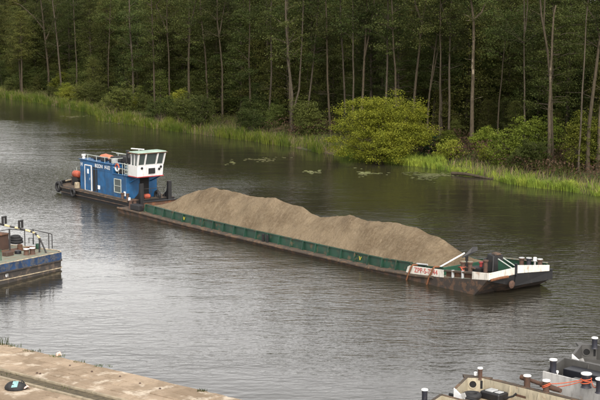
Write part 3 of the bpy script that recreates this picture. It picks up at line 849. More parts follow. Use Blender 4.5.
lilies(120, 123, 30, 3, 60, 'lily leaves along the reed edge beyond the pusher boat')
# fallen log
p0 = at(452, 173, .15); p1 = at(492, 177.5, .15)
lg = thing('fallen_log', 'grey fallen log lying at the water edge right of the lily patch', 'log', (p0[0], p0[1], 0))
d = Vector((p1[0] - p0[0], p1[1] - p0[1], 0))
MB().tube([(0, 0, .12), tuple(d * .35 + Vector((0, .1, .2))), tuple(d * .7 + Vector((0, 0, .1))), tuple(d + Vector((0, 0, .02)))], [.16, .15, .12, .06], 9).build('trunk', M['barkwarm'], lg, smooth=True)
MB().tube([tuple(d * .3 + Vector((0, 0, .2))), tuple(d * .35 + Vector((.3, -.3, .65)))], [.05, .015], 6).build('branch', M['barkwarm'], lg)
MB().tube([tuple(d * .62 + Vector((0, 0, .12))), tuple(d * .7 + Vector((.2, .6, .5)))], [.045, .012], 6).build('branch', M['barkwarm'], lg)

# ------------------------------------------------------------------ sand barge; frame: x forward from the transom, y to port (away from the camera)
BO = Vector((-11.609, 104.837)); BA = R(-52.15)
def BW(x, y): return (BO.x + math.cos(BA) * x - math.sin(BA) * y, BO.y + math.sin(BA) * x + math.cos(BA) * y, 0)
org = (18.7, 0, 0)
barge = thing('sand_barge', 'long low green and rusty barge with white bow carrying the heaps of sand', 'barge', BW(18.7, 0), BA)
def B(): return MB(org)
def lerp(tab, x):
    for (a, za), (b, zb) in zip(tab[:-1], tab[1:]):
        if x <= b: return za + (zb - za) * (max(a, x) - a) / (b - a)
    return tab[-1][1]
DZ = [(0, .38), (3, .36), (8, .24), (14, .19), (29, .19), (33, .36), (36, .70), (38.4, .95)]
dz = lambda x: lerp(DZ, x)
W2 = 2.5
hb = B(); st = [0, .15, 1, 2, 3, 5, 8, 11, 14, 18, 22, 26, 29, 31, 33, 34.5, 36, 37.2]
vs = []; fs = []
for x in st:
    z = dz(x); zb = -.6 if x > .2 else (-.1 if x == 0 else -.45)
    vs += [(x, -W2, z), (x, -W2 + .02, zb), (x, W2 - .02, zb), (x, W2, z)]
for i in range(len(st) - 1):
    for k in range(4): fs.append((i*4 + k, i*4 + (k+1) % 4, (i+1)*4 + (k+1) % 4, (i+1)*4 + k))
fs.append((0, 1, 2, 3))
n0 = (len(st) - 1) * 4
# raked bow: bottom edge rises to a near vertical front plate
vs += [(38.35, -W2, .95), (38.28, -.35, 1.0), (38.35, W2, .90),            # top of front
       (38.3, -W2, .90), (38.22, -.35, .36), (38.35, W2 - .05, .42),       # foot of the plate
       (37.2, -W2 + .02, -.2), (37.0, -.35, -.3), (37.2, W2 - .02, -.2)]
b_ = len(vs) - 9
fs += [(n0, b_, b_ + 1, b_ + 2, n0 + 3), (b_, b_+3, b_+4, b_+1), (b_+1, b_+4, b_+5, b_+2), (b_+3, b_+6, b_+7, b_+4), (b_+4, b_+7, b_+8, b_+5),
       (n0, n0 + 1, b_+6, b_+3, b_), (n0 + 3, b_+2, b_+5, b_+8, n0 + 2), (n0 + 1, n0 + 2, b_+8, b_+7, b_+6)]
hb.add(vs, fs); hull = hb.build('hull', M['rusthull'], barge)
bw_ = B()
bw_.hexa([(38.36, -W2 + .02, .90), (38.36, -W2 + .02, .955), (38.295, -.36, 1.005), (38.23, -.36, .36)], [(38.40, -W2 + .02, .90), (38.40, -W2 + .02, .955), (38.335, -.36, 1.005), (38.27, -.36, .36)])
bw_.hexa([(38.23, -.34, .36), (38.295, -.34, 1.005), (38.365, W2, .905), (38.365, W2, .42)], [(38.31, -.34, .36), (38.375, -.34, 1.06), (38.44, W2 + .02, .905), (38.44, W2 + .02, .42)])
bw_.build('bow_plate', M['black'], barge, bevel=.01)
# rubbing strake along the gunwale, in lengths
for sgn in (-1, 1):
    x = 0.0
    while x < 34.0:
        x1 = min(34.2, x + 5.7); xs = [x + (x1 - x) * i / 4 for i in range(5)]
        B().tube([(q, sgn * (W2 + .02), dz(q) - .03) for q in xs], .085, 8).build('rubbing_strake', M['rustdeck'], barge, smooth=True)
        x = x1 + .04
# side deck plates
for sgn in (-1, 1):
    d_ = B(); vs = []; fs = []
    xs = [0.02, 1, 2, 3, 5, 8, 11, 14, 18, 22, 26, 29, 31, 33, 34.4]
    for q in xs: vs += [(q, sgn * 1.9, dz(q) + .012), (q, sgn * 2.46, dz(q) + .012), (q, sgn * 1.9, dz(q) - .05), (q, sgn * 2.46, dz(q) - .05)]
    for i in range(len(xs) - 1):
        o_ = i * 4; fs += [(o_, o_+1, o_+5, o_+4), (o_+2, o_+3, o_+7, o_+6), (o_, o_+2, o_+6, o_+4), (o_+1, o_+3, o_+7, o_+5)]
    fs += [(0, 1, 3, 2), (len(vs) - 4, len(vs) - 3, len(vs) - 1, len(vs) - 2)]
    d_.add(vs, fs).build('side_deck', M['rustdeck'], barge)
B().box(.03, 2.95, -1.89, 1.89, .30, .395).build('stern_deck', M['rustdeck'], barge, bevel=.01)
# coaming: plates between stiffeners
X0, X1 = 3.06, 34.3; NP = 25; stp = (X1 - X0) / NP
for sgn in (-1, 1):
    for i in range(NP):
        a, b = X0 + i * stp, X0 + (i + 1) * stp
        za, zb = dz(a) + .012, dz(b) + .012
        ha = hb2 = .56 if i < NP - 2 else .56 - .04 * (i - NP + 3)
        y0, y1 = sgn * 1.95, sgn * (1.95 - .05); j = random.uniform(-.012, .012)
        B().hexa([(a + .03, y0 + j, za), (b - .03, y0 + j, zb), (b - .03, y0 - sgn * .04 + j, zb + ha - .05), (a + .03, y0 - sgn * .04 + j, za + ha - .05)],
                 [(a + .03, y1 + j, za), (b - .03, y1 + j, zb), (b - .03, y1 - sgn * .04 + j, zb + ha - .05), (a + .03, y1 - sgn * .04 + j, za + ha - .05)]).build('coaming_panel', M['green'], barge)
        B().hexa([(a - .028, sgn * 2.13, za), (a + .028, sgn * 2.13, za), (a + .028, sgn * 2.0, za + ha), (a - .028, sgn * 2.0, za + ha)],
                 [(a - .028, sgn * 1.885, za), (a + .028, sgn * 1.885, za), (a + .028, sgn * 1.855, za + ha), (a - .028, sgn * 1.855, za + ha)]).build('stiffener', M['green'], barge)
        B().hexa([(a + .03, sgn * 1.97, za + ha - .048), (b - .03, sgn * 1.97, zb + ha - .048), (b - .03, sgn * 1.97, zb + ha), (a + .03, sgn * 1.97, za + ha)],
                 [(a + .03, sgn * 1.83, za + ha - .048), (b - .03, sgn * 1.83, zb + ha - .048), (b - .03, sgn * 1.83, zb + ha), (a + .03, sgn * 1.83, za + ha)]).build('coaming_rail', M['green'], barge)
# yellow draught marks
for x in (8.2, 27.3):
    z = dz(x)
    for s_1 in (-1, 1):
        B().hexa([(x - .025, -2.0, z + .16), (x + .025, -2.0, z + .16), (x + s_1 * .09 + .025, -1.976, z + .38), (x + s_1 * .09 - .025, -1.976, z + .38)],
                 [(x - .025, -1.985, z + .16), (x + .025, -1.985, z + .16), (x + s_1 * .09 + .025, -1.96, z + .38), (x + s_1 * .09 - .025, -1.96, z + .38)]).build('draught_mark', M['yellow'], barge)
# two dark doubling posts halfway along the coaming
for x in (17.7, 18.15):
    B().box(x, x + .16, -2.2, -2.07, dz(x) + .012, dz(x) + .50).build('post', M['black'], barge, bevel=.01)
# rusty bulkhead across the stern end, with its orange hook
B().hexa([(2.86, -1.95, .40), (2.86, 1.95, .40), (2.80, 1.95, 1.02), (2.80, -1.95, 1.02)], [(2.93, -1.95, .40), (2.93, 1.95, .40), (2.87, 1.95, 1.02), (2.87, -1.95, 1.02)]).build('stern_bulkhead', M['rustwall'], barge)
B().box(2.74, 2.94, -1.97, 1.97, 1.022, 1.07).build('bulkhead_rail', M['black'], barge)
B().tube([(2.74, -1.25, .62), (2.70, -1.2, .9), (2.70, -.85, .92), (2.70, -.7, .80), (2.70, -.35, .98)], .035, 7).build('hook', M['orangecanvas'], barge, smooth=True)
B().box(1.5, 2.75, -2.35, -1.75, .397, .80).build('locker', M['black'], barge, bevel=.03)
B().lathe((1.0, -2.0, .39), [(.16, 0), (.14, .05), (.13, .5), (.17, .52), (.17, .57), (.1, .6)], 14).build('bollard', M['bollardrust'], barge, smooth=True)
B().lathe((.45, -1.3, .39), [(.15, 0), (.13, .05), (.12, .42), (.16, .45), (.16, .5), (.1, .52)], 14).build('bollard', M['bollardrust'], barge, smooth=True)
# front end of the hold and fore deck
B().box(34.32, 34.40, -1.9, 1.9, .3, .98).build('hold_bulkhead', M['greendeck'], barge, bevel=.01)
fd = B(); vs = []; fs = []
xs = [34.42, 35.2, 36, 37.2, 38.1]
for q in xs: vs += [(q, -2.42, dz(q) + .02), (q, 2.42, dz(q) + .02), (q, -2.42, dz(q) - .08), (q, 2.42, dz(q) - .08)]
for i in range(len(xs) - 1):
    o_ = i * 4; fs += [(o_, o_+1, o_+5, o_+4), (o_+2, o_+3, o_+7, o_+6), (o_, o_+2, o_+6, o_+4), (o_+1, o_+3, o_+7, o_+5)]
fs += [(0, 1, 3, 2), (len(vs) - 4, len(vs) - 3, len(vs) - 1, len(vs) - 2)]
fd.add(vs, fs).build('fore_deck', M['algaedeck'], barge)
def plate(name, mat, p, q, zb0, zb1, zt0, zt1, th=.05, lab=None, bev=.008):
    """upright plate from p to q on the deck plan"""
    d = Vector((q[0] - p[0], q[1] - p[1])); nrm = Vector((-d.y, d.x)).normalized() * th
    return B().hexa([(p[0], p[1], zb0), (q[0], q[1], zb1), (q[0], q[1], zt1), (p[0], p[1], zt0)],
                    [(p[0] + nrm.x, p[1] + nrm.y, zb0), (q[0] + nrm.x, q[1] + nrm.y, zb1), (q[0] + nrm.x, q[1] + nrm.y, zt1), (p[0] + nrm.x, p[1] + nrm.y, zt0)]).build(name, mat, barge, bevel=bev, label=lab)
npl = plate('name_plate', M['white'], (32.2, -2.47), (34.95, -2.47), .37, .56, .82, .99)
B().hexa([(31.9, -2.47, .40), (32.19, -2.47, .40), (32.19, -2.47, .82), (32.05, -2.47, .74)], [(31.9, -2.42, .40), (32.19, -2.42, .40), (32.19, -2.42, .82), (32.05, -2.42, .74)]).build('name_plate_end', M['white'], npl)
def lettering(body, size, mat, p, ang, parent, tiltz=0.0, o=org):
    me = text_mesh('lettering', body, size, mat)
    ob = link('lettering', me, parent)
    ob.location = Vector(p) - Vector(o)
    ob.rotation_euler = (PI / 2, tiltz, ang)
    return ob
lettering('ZPP-S-7244', .40, M['letterred'], (33.56, -2.483, .695), 0, npl, -.062)
for (xa, xb) in ((32.40, 32.02), (34.18, 33.70)):
    B().tube([(xa + .05, -2.1, dz(xa) + .52), (xa + .03, -2.42, dz(xa) + .56), (xa, -2.53, dz(xa) + .45), ((xa + xb) / 2, -2.56, dz(xa) + .0), (xb, -2.57, -.12)], .055, 8).build('rope_fender', M['brownrope'], barge, smooth=True)
B().tube([(32.4, -2.1, .92), (33.2, -2.02, .97)], .05, 6).build('handrail', M['steel'], barge)
# recess with two posts between name plate and bow bulwark
B().hexa([(34.97, -2.44, .47), (37.1, -2.44, .80), (37.1, -2.44, .84), (34.97, -2.44, .51)], [(34.97, -2.3, .47), (37.1, -2.3, .80), (37.1, -2.3, .84), (34.97, -2.3, .51)]).build('recess_sill', M['rustdeck'], barge)
B().hexa([(34.97, -2.46, .90), (37.16, -2.46, 1.10), (37.16, -2.46, 1.20), (34.97, -2.46, .99)], [(34.97, -2.22, .90), (37.16, -2.22, 1.10), (37.16, -2.22, 1.20), (34.97, -2.22, .99)]).build('recess_lintel', M['rustdeck'], barge, bevel=.01)
for x in (35.62, 36.38):
    B().tube([(x, -2.38, dz(x)), (x, -2.38, 1.02 + (x - 35) * .09)], .085, 10).build('recess_post', M['steel'], barge, smooth=True)
B().hexa([(34.99, -2.28, .46), (37.1, -2.28, .84), (37.1, -2.28, 1.08), (34.99, -2.28, .90)], [(34.99, -2.25, .46), (37.1, -2.25, .84), (37.1, -2.25, 1.08), (34.99, -2.25, .90)]).build('recess_back', M['rustwall'], barge)
# bow bulwarks
plate('bulwark', M['white'], (37.17, -2.47), (38.33, -2.44), .82, .955, 1.24, 1.32)
plate('bulwark', M['white'], (38.385, -2.42), (38.33, -.38), .957, 1.01, 1.32, 1.39)
plate('bulwark', M['white'], (38.40, -.30), (38.47, 2.22), 1.07, .915, 1.52, 1.25)
B().box(38.28, 38.46, -.375, -.305, .95, 1.62).build('stem_post', M['navy'], barge, bevel=.01)
B().box(38.1, 38.46, 2.25, 2.52, .91, 1.0).build('corner_block', M['black'], barge, bevel=.02)
B().lathe((38.42, -.7, .52), [(.05, -.06), (.2, -.05), (.22, .02), (.1, .06)], 12, 'x').build('tow_eye', M['bollardrust'], barge)
B().tube([(38.4, -2.3, .93), (38.46, -1.6, .99), (38.43, -1.0, .98)], .07, 7).build('fender_rope', M['brownrope'], barge, smooth=True)
plate('inner_bulwark', M['greendeck'], (34.5, 2.42), (38.1, 2.42), .42, .95, 1.04, 1.27, .05)
B().hexa([(34.4, 2.34, 1.045), (38.1, 2.34, 1.275), (38.1, 2.34, 1.315), (34.4, 2.34, 1.085)], [(34.4, 2.5, 1.045), (38.1, 2.5, 1.275), (38.1, 2.5, 1.315), (34.4, 2.5, 1.085)]).build('bulwark_rail', M['algaedeck'], barge)
plate('inner_bulwark', M['greendeck'], (36.75, -.05), (38.25, -.25), .82, 1.0, 1.55, 1.16, .06)
plate('inner_bulwark', M['greendeck'], (36.9, .35), (38.2, .2), .84, 1.0, 1.52, 1.14, .06)
for yy in (-.05, .35):
    B().tube([(36.78, yy - .02, 1.6), (38.2, yy - .2, 1.22)], .035, 6).build('brace_rail', M['railpale'], barge)
# hinged mast pole with its black head
B().tube([(33.55, -1.92, .66), (34.55, -.45, 1.66)], .045, 8).build('boom', M['polewhite'], barge, smooth=True)
B().hexa([(34.45, -.62, 1.42), (34.62, -.34, 1.50), (34.98, .12, 2.05), (34.74, -.02, 2.02)], [(34.52, -.66, 1.38), (34.70, -.38, 1.44), (35.06, .08, 1.80), (34.80, -.08, 1.72)]).build('boom_head', M['black'], barge, bevel=.02)
B().box(34.56, 34.68, -.42, -.28, .4, 1.5).build('boom_post', M['black'], barge, bevel=.01)
# winch
wi = B(); wi.lathe((35.25, .05, .55), [(.42, 0), (.46, .03), (.46, .12), (.40, .14), (.40, .26), (.45, .28), (.45, .36), (.2, .38)], 18)
winch = wi.build('winch', M['black'], barge, smooth=True)
B().lathe((35.3, .15, .93), [(.13, 0), (.12, .18), (.17, .2), (.17, .26), (.05, .28)], 12).build('winch_cap', M['red'], winch, smooth=True)
for (x, y) in ((36.05, -2.05), (36.55, -2.0)):
    b_o = B().lathe((x, y, dz(x)), [(.16, 0), (.13, .05), (.12, .78), (.17, .80), (.17, .86), (.08, .87)], 14).build('bollard', M['bollardrust'], barge, smooth=True)
    B().lathe((x, y, dz(x) + .865), [(.165, 0), (.155, .03), (.02, .035)], 14).build('bollard_top', M['algaedeck'], b_o)
B().tube([(35.7, -2.05, 1.22), (36.9, -1.98, 1.32)], .05, 7).build('bollard_bar', M['bollardrust'], barge)
B().torus((36.05, -2.05, 1.28), .16, .03, 'z', 14, 6).build('rope_turn', M['orange'], barge, smooth=True)
B().tube([(36.05, -2.2, 1.27), (36.25, -2.25, 1.12), (36.5, -2.2, 1.05)], .04, 6).build('rope_end', M['orange'], barge, smooth=True)
# black engine housing with exhaust and the steering sweep
cas = B(); cas.hexa([(35.65, .0, .72), (36.5, -.2, .82), (36.45, .8, .82), (35.6, .9, .72)], [(35.75, .1, 1.74), (36.40, -.05, 1.70), (36.35, .75, 1.70), (35.7, .8, 1.74)])
casing = cas.build('engine_casing', M['black'], barge, bevel=.04)
B().hexa([(35.95, .2, 1.71), (36.4, .1, 1.70), (36.4, .6, 1.70), (35.95, .65, 1.71)], [(36.0, .25, 1.82), (36.35, .15, 1.80), (36.35, .55, 1.80), (36.0, .6, 1.82)]).build('casing_lid', M['rusthull'], casing, bevel=.02)
B().hexa([(35.5, -.1, .68), (35.8, -.1, .7), (35.8, .5, .7), (35.5, .5, .68)], [(35.6, 0, 1.45), (35.78, 0, 1.5), (35.78, .45, 1.5), (35.6, .4, 1.45)]).build('casing_door', M['navy'], casing, bevel=.02)
B().lathe((36.1, -.35, .75), [(.14, 0), (.12, .05), (.12, .62), (.17, .65), (.17, .72), (.05, .74)], 12).build('bollard', M['bollardrust'], barge, smooth=True)
B().tube([(35.55, .5, .7), (35.6, .5, 1.6), (35.75, .4, 1.72)], .05, 7).build('vent_pipe', M['black'], barge, smooth=True)
for (x, y, mt) in ((36.45, 2.15, 'bollardrust'), (36.95, 2.2, 'bollardnavy'), (37.4, 2.2, 'polewhite'), (37.95, 2.0, 'bollardrust')):
    z = dz(x) + .02
    if mt == 'polewhite':
        B().lathe((x, y, z), [(.06, 0), (.06, .42), (.11, .46), (.1, .66), (.03, .68)], 10).build('deck_lamp', M[mt], barge, smooth=True)
    else:
        bo = B().lathe((x, y, z), [(.17, 0), (.14, .05), (.13, .50), (.18, .53), (.18, .59), (.08, .60)], 14).build('bollard', M[mt], barge, smooth=True)
        B().lathe((x, y, z + .595), [(.17, 0), (.16, .03), (.02, .035)], 12).build('bollard_top', M['steel'], bo)

# the load: heaps of sand in the hold
RID = [(2.95, .55), (3.9, 1.1), (5.0, 1.45), (6.1, 1.92), (7.2, 2.28), (8.3, 2.56), (9.8, 2.60), (11.4, 2.64), (12.7, 2.55), (14.2, 2.53), (15.5, 2.66), (17.0, 2.65), (18.5, 2.52), (19.8, 2.25), (21.0, 2.02), (21.7, 2.12), (22.7, 2.34), (24.4, 2.42),
       (26.2, 2.45), (28.7, 2.50), (30.3, 2.42), (31.2, 2.26), (32.2, 1.98), (33.1, 1.60), (33.8, 1.15), (34.25, .7)]
sb = B(); NXs, NYs = 260, 56; vs = []; fs = []
random.seed(41)
CON = []
xx_ = 3.6
while xx_ < 34:
    CON.append((xx_, random.uniform(-.55, .55), lerp(RID, xx_) + random.uniform(-.08, .10), random.uniform(.55, .72))); xx_ += random.uniform(1.4, 3.2)
for i in range(NXs + 1):
    x = 2.96 + (34.28 - 2.96) * i / NXs
    zr = lerp(RID, x)
    yc = .35 * mnoise.noise(Vector((x * .18, 3, 7)))
    base = dz(x) + .42 + .06 * mnoise.noise(Vector((x * .5, 9, 2)))
    for j in range(NYs + 1):
        y = -1.86 + 3.72 * j / NYs
        f = (abs(y - yc) / (1.86 + (yc if y < yc else -yc)))
        zz = base + max(0, zr - base) * (1 - f ** 1.25)
        q = Vector((x, y, 0))
        wx_ = .22 * mnoise.noise(Vector((x * .9, y * .9, 5)))
        zc_ = max(h_c - s_c * math.hypot((x - c_x) * .85 + wx_, y - c_y + wx_) for c_x, c_y, h_c, s_c in CON if abs(c_x - x) < 4)
        zz = max(base - .05, .95 * zz + .05 * min(zc_, zr + .15))
        amp = min(1, max(0, zr - base)) * (1 - f ** 3)
        zz += amp * (.20 * mnoise.noise(q * .6) + .09 * mnoise.noise(Vector((x * .9 + y * .5, y * 1.1, 4))) + .03 * mnoise.noise(q * 3.4) + .025 * mnoise.noise(q * 9))
        gl = mnoise.noise(Vector((x * 1.3 + y * .45, y * .25, 8)))       # slide channels running down the slope
        zz -= amp * .05 * max(0, gl - .1) * 1.6
        zz = max(zz, base - .1)
        vs.append((x, y, zz))
for i in range(NXs):
    for j in range(NYs):
        a = i * (NYs + 1) + j
        fs.append((a, a + 1, a + NYs + 2, a + NYs + 1))
# close it downwards
rim = [i * (NYs + 1) for i in range(NXs + 1)] + [NXs * (NYs + 1) + j for j in range(1, NYs + 1)] + [i * (NYs + 1) + NYs for i in range(NXs - 1, -1, -1)] + [j for j in range(NYs - 1, 0, -1)]
n0 = len(vs); vs += [(vs[i][0], vs[i][1], .1) for i in rim]
for q in range(len(rim)):
    r2 = (q + 1) % len(rim); fs.append((rim[q], rim[r2], n0 + r2, n0 + q))
fs.append(tuple(range(n0, n0 + len(rim))))
load = thing('sand_load', 'long humped heap of brown sand filling the hold of the green barge', 'sand', BW(18.7, 0), BA)
load.location.z = .1
sb.org = Vector((18.7, 0, .1)); sb.add(vs, fs).build('heap', M['sand'], load, smooth=True)

# ------------------------------------------------------------------ pusher boat, same frame
torg = (-6.5, 1.05, 0)
tug = thing('pusher_boat', 'blue pusher boat with white wheelhouse behind the sand barge', 'boat', BW(-6.5, 1.05), BA)
def T(): return MB(torg)
TY0, TY1 = -1.05, 3.15
outline = [(-.85, TY0 + .1), (-.85, TY1 - .1), (-1.1, TY1), (-11.4, TY1), (-12.3, TY1 - .35), (-12.75, TY1 - 1.1), (-12.75, TY0 + 1.1), (-12.3, TY0 + .35), (-11.4, TY0), (-1.1, TY0)]
tz = lambda p: lerp([(-12.8, .72), (-10, .60), (-5, .55), (-.8, .62)], p[0])
h_ = T(); n = len(outline); cx, cy = -6.5, 1.05
low = [(cx + (x - cx) * .985, cy + (y - cy) * .95, -.4) for x, y in outline]
top = [(x, y, tz((x, y))) for x, y in outline]
h_.add(low + top, [tuple(range(n - 1, -1, -1))] + [(i, (i + 1) % n, n + (i + 1) % n, n + i) for i in range(n)])
h_.add(top + [(cx, cy, .57)], [(i, (i + 1) % n, n) for i in range(n)])
h_.build('hull', M['black'], tug)
dk = T(); ins = [(cx + (x - cx) * .985, cy + (y - cy) * .96) for x, y in outline]
dk.prism(ins, lambda p: tz(p) - .02, lambda p: tz(p) + .025).build('deck', M['rustdeck'], tug)
# rubbing strip and stern bulwark
def ring(scale, z0, ids): return [(cx + (outline[i][0] - cx) * scale, cy + (outline[i][1] - cy) * scale, z0(outline[i])) for i in ids]
T().tube(ring(1.005, lambda p: tz(p) - .08, [9, 8, 7, 6, 5, 4, 3, 2]), .07, 7).build('rubbing_strake', M['rustdeck'], tug, smooth=True)
T().tube(ring(1.004, lambda p: .22, [9, 8, 7, 6, 5, 4, 3, 2]), .045, 6).build('rubbing_strake', M['rusthull'], tug, smooth=True)
ids = [8, 7, 6, 5, 4, 3]
bu = T()
for a, b in zip(ids[:-1], ids[1:]):
    A_, B_ = outline[a], outline[b]
    def sc(p, k): return (cx + (p[0] - cx) * k, cy + (p[1] - cy) * k)
    bu.hexa([(*sc(A_, .997), .6), (*sc(B_, .997), .6), (*sc(B_, .997), 1.0), (*sc(A_, .997), 1.0)], [(*sc(A_, .985), .6), (*sc(B_, .985), .6), (*sc(B_, .985), 1.0), (*sc(A_, .985), 1.0)])
bu.build('stern_bulwark', M['black'], tug)
def tyre(c, axis, r=.30, t=.11):
    T().torus(c, r, t, axis, 18, 8).build('tyre_fender', M['rubber'], tug, smooth=True)
tyre((-12.35, -.85, .52), 'y', .34, .13); tyre((-12.88, .6, .5), 'x', .34, .13); tyre((-9.3, -1.18, .38), 'y', .27, .10)
tyre((-12.88, 1.9, .5), 'x', .3, .11)
# house: taller after block, lower fore block
HY0, HY1 = -.60, 2.05
ab = T().box(-9.1, -3.9, HY0, HY1, .60, 3.06).build('deckhouse', M['blue'], tug, bevel=.04)
fb = T().box(-3.898, -1.85, HY0 - .06, HY1 + .06, .60, 2.40).build('deckhouse', M['blue'], tug, bevel=.03)
T().box(-9.2, -3.82, HY0 - .08, HY1 + .08, 3.062, 3.12).build('roof', M['blue'], ab, bevel=.02)
T().box(-3.895, -1.7, HY0 - .12, HY1 + .12, 2.402, 2.46).build('roof', M['blue'], fb, bevel=.015)
for x in (-6.55, -5.2):                     # weld seams of the house side
    T().box(x, x + .05, HY0 - .015, HY0 + .01, .62, 3.04).build('seam', M['blue'], ab)
T().box(-9.05, -3.95, HY0 - .02, HY0, 2.46, 2.50).build('seam', M['blue'], ab)
# framed door standing open beside the dark doorway
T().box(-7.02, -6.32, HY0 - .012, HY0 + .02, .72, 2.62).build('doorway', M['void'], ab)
dr = T().box(-8.15, -7.22, HY0 - .07, HY0 - .03, .70, 2.66).build('door', M['blue'], ab, bevel=.008)
for (x0, x1, z0, z1) in ((-8.235, -8.15, .66, 2.74), (-7.22, -7.135, .66, 2.74)):
    T().box(x0, x1, HY0 - .09, HY0 - .004, z0, z1).build('door_frame', M['whitecab'], dr, bevel=.01)
T().box(-8.15, -7.22, HY0 - .09, HY0 - .004, 2.662, 2.74).build('door_frame', M['whitecab'], dr, bevel=.01)
T().box(-8.15, -7.22, HY0 - .09, HY0 - .004, .62, .698).build('door_frame', M['whitecab'], dr, bevel=.01)
T().box(-7.80, -7.55, HY0 - .082, HY0 - .072, 2.05, 2.42).build('door_window', M['letterwhite'], dr)
T().tube([(-7.34, HY0 - .12, 1.55), (-7.34, HY0 - .12, 1.75)], .02, 6).build('handle', M['steel'], dr)
T().box(-6.25, -5.93, HY0 - .03, HY0 - .004, .95, 1.25).build('notice', M['letterwhite'], ab)
# fore block window
wx0, wx1, wz0, wz1 = -3.55, -2.62, 1.05, 2.02
win = T().box(wx0, wx1, HY0 - .075, HY0 - .055, wz0, wz1).build('window', M['glass'], fb)
for (a0, a1, c0, c1) in ((wx0 - .06, wx0, wz0 - .06, wz1 + .06), (wx1, wx1 + .06, wz0 - .06, wz1 + .06), (wx0, wx1, wz0 - .06, wz0), (wx0, wx1, wz1, wz1 + .06), (wx0, wx1, 1.51, 1.55)):
    T().box(a0, a1, HY0 - .11, HY0 - .052, c0, c1).build('window_frame', M['railpale'], win, bevel=.008)
T().box(-2.18, -1.93, HY0 - .09, HY0 - .058, .85, 1.2).build('notice', M['letterwhite'], fb)
T().box(-1.86, -1.82, .55, 1.35, .72, 2.2).build('doorway', M['void'], fb)
# name of the boat and the funnel mark at the aft corner
lettering('BIZON', .40, M['letterwhite'], (-6.05, HY0 - .022, 2.77), 0, ab, 0, torg)
lettering('H-02', .42, M['letterwhite'], (-4.72, HY0 - .022, 2.77), 0, ab, 0, torg)
lettering('H', .45, M['letterwhite'], (-8.78, HY0 - .022, 2.68), 0, ab, 0, torg)
T().lathe((-8.9, -.35, 3.12), [(.12, 0), (.12, .22), (.18, .24), (.18, .34), (.05, .36)], 12).build('vent', M['whitecab'], tug, smooth=True)
# roof rail round the after block and platform rail
def rail(pts, posts, z0, h, mat='railpale', r=.028):
    T().tube([(x, y, z0 + h) for x, y in pts], r, 6).build('rail', M[mat], tug, smooth=True)
    for (x, y) in posts: T().tube([(x, y, z0), (x, y, z0 + h)], r * .9, 6).build('rail_post', M[mat], tug, smooth=True)
rail([(-8.4, -.55), (-3.95, -.55), (-3.95, 1.95), (-8.4, 1.95)], [(-7.9, -.55), (-6.5, -.55), (-5.2, -.55), (-3.95, -.55), (-3.95, 1.95), (-5.6, 1.95), (-7.4, 1.95)], 3.12, .42)
rail([(-3.8, -.62), (-1.75, -.62)], [(-3.0, -.62), (-2.4, -.62), (-1.78, -.62)], 2.46, .85)
T().tube([(-3.8, -.62, 2.9), (-1.75, -.62, 2.9)], .022, 6).build('rail', M['railpale'], tug)
for zz in (2.6, 2.85, 3.1, 3.3):
    T().tube([(-2.0, -.66, zz), (-1.55, -.66, zz)], .022, 6).build('ladder_rung', M['railpale'], tug)
for xx in (-2.0, -1.55): T().tube([(xx, -.66, 2.46), (xx, -.66, 3.4)], .025, 6).build('ladder_side', M['railpale'], tug)
T().torus((-3.1, -.68, 2.95), .26, .07, 'y', 18, 8, 0, PI).build('lifebuoy', M['orange'], tug, smooth=True)
T().torus((-3.1, -.68, 2.95), .26, .07, 'y', 18, 8, PI, 2 * PI).build('lifebuoy', M['whitecab'], tug, smooth=True)
# orange covered skiff, black canvas and funnel on the roof
T().hexa([(-8.6, .75, 3.13), (-6.9, .75, 3.13), (-6.9, 1.6, 3.13), (-8.6, 1.6, 3.13)], [(-8.45, .85, 3.40), (-7.1, .9, 3.34), (-7.1, 1.4, 3.40), (-8.45, 1.5, 3.45)]).build('tarpaulin', M['orangecanvas'], tug, bevel=.1)
T().hexa([(-6.4, .5, 3.13), (-4.4, .5, 3.13), (-4.4, 1.7, 3.13), (-6.4, 1.7, 3.13)], [(-6.3, .6, 3.45), (-4.6, .7, 3.62), (-4.6, 1.5, 3.62), (-6.3, 1.6, 3.45)]).build('engine_hatch', M['black'], tug, bevel=.03)
T().hexa([(-4.3, .3, 3.13), (-3.4, .3, 2.5), (-3.4, 1.6, 2.5), (-4.3, 1.6, 3.13)], [(-4.3, .35, 3.72), (-3.4, .35, 3.62), (-3.4, 1.5, 3.62), (-4.3, 1.5, 3.72)]).build('funnel', M['black'], tug, bevel=.05)
T().box(-3.4, -2.15, .2, 1.6, 2.47, 3.0).build('vent_box', M['blue'], tug, bevel=.03)
T().hexa([(-3.75, -.5, 2.47), (-2.75, -.5, 2.47), (-2.75, .1, 2.47), (-3.75, .1, 2.47)], [(-3.7, -.4, 2.85), (-2.85, -.4, 2.8), (-2.85, .05, 2.8), (-3.7, .05, 2.85)]).build('canvas_bundle', M['rubber'], tug, bevel=.07)
for (x_, y_, w_, d_h, m_n) in ((-6.1, -.1, .5, .34, 'navy'), (-5.0, .05, .6, .25, 'rubber'), (-7.6, .1, .45, .22, 'black'), (-4.35, -.2, .3, .4, 'steel')):
    T().box(x_ - w_ / 2, x_ + w_ / 2, y_ - .2, y_ + .25, 3.122, 3.12 + d_h).build('deck_box', M[m_n], tug, bevel=.04)
T().tube([(-8.7, .2, 3.16), (-7.9, .45, 3.16), (-7.0, .2, 3.16), (-6.4, .4, 3.16), (-5.5, .3, 3.16)], .05, 7).build('hose', M['rubber'], tug, smooth=True)
T().lathe((-4.6, 1.2, 3.6), [(.14, 0), (.14, .35), (.18, .36), (.18, .42), (.05, .45)], 12).build('exhaust', M['black'], tug, smooth=True)
T().tube([(-6.6, 1.3, 3.6), (-3.0, 1.3, 3.75)], .03, 6).build('mast_pole', M['railpale'], tug)
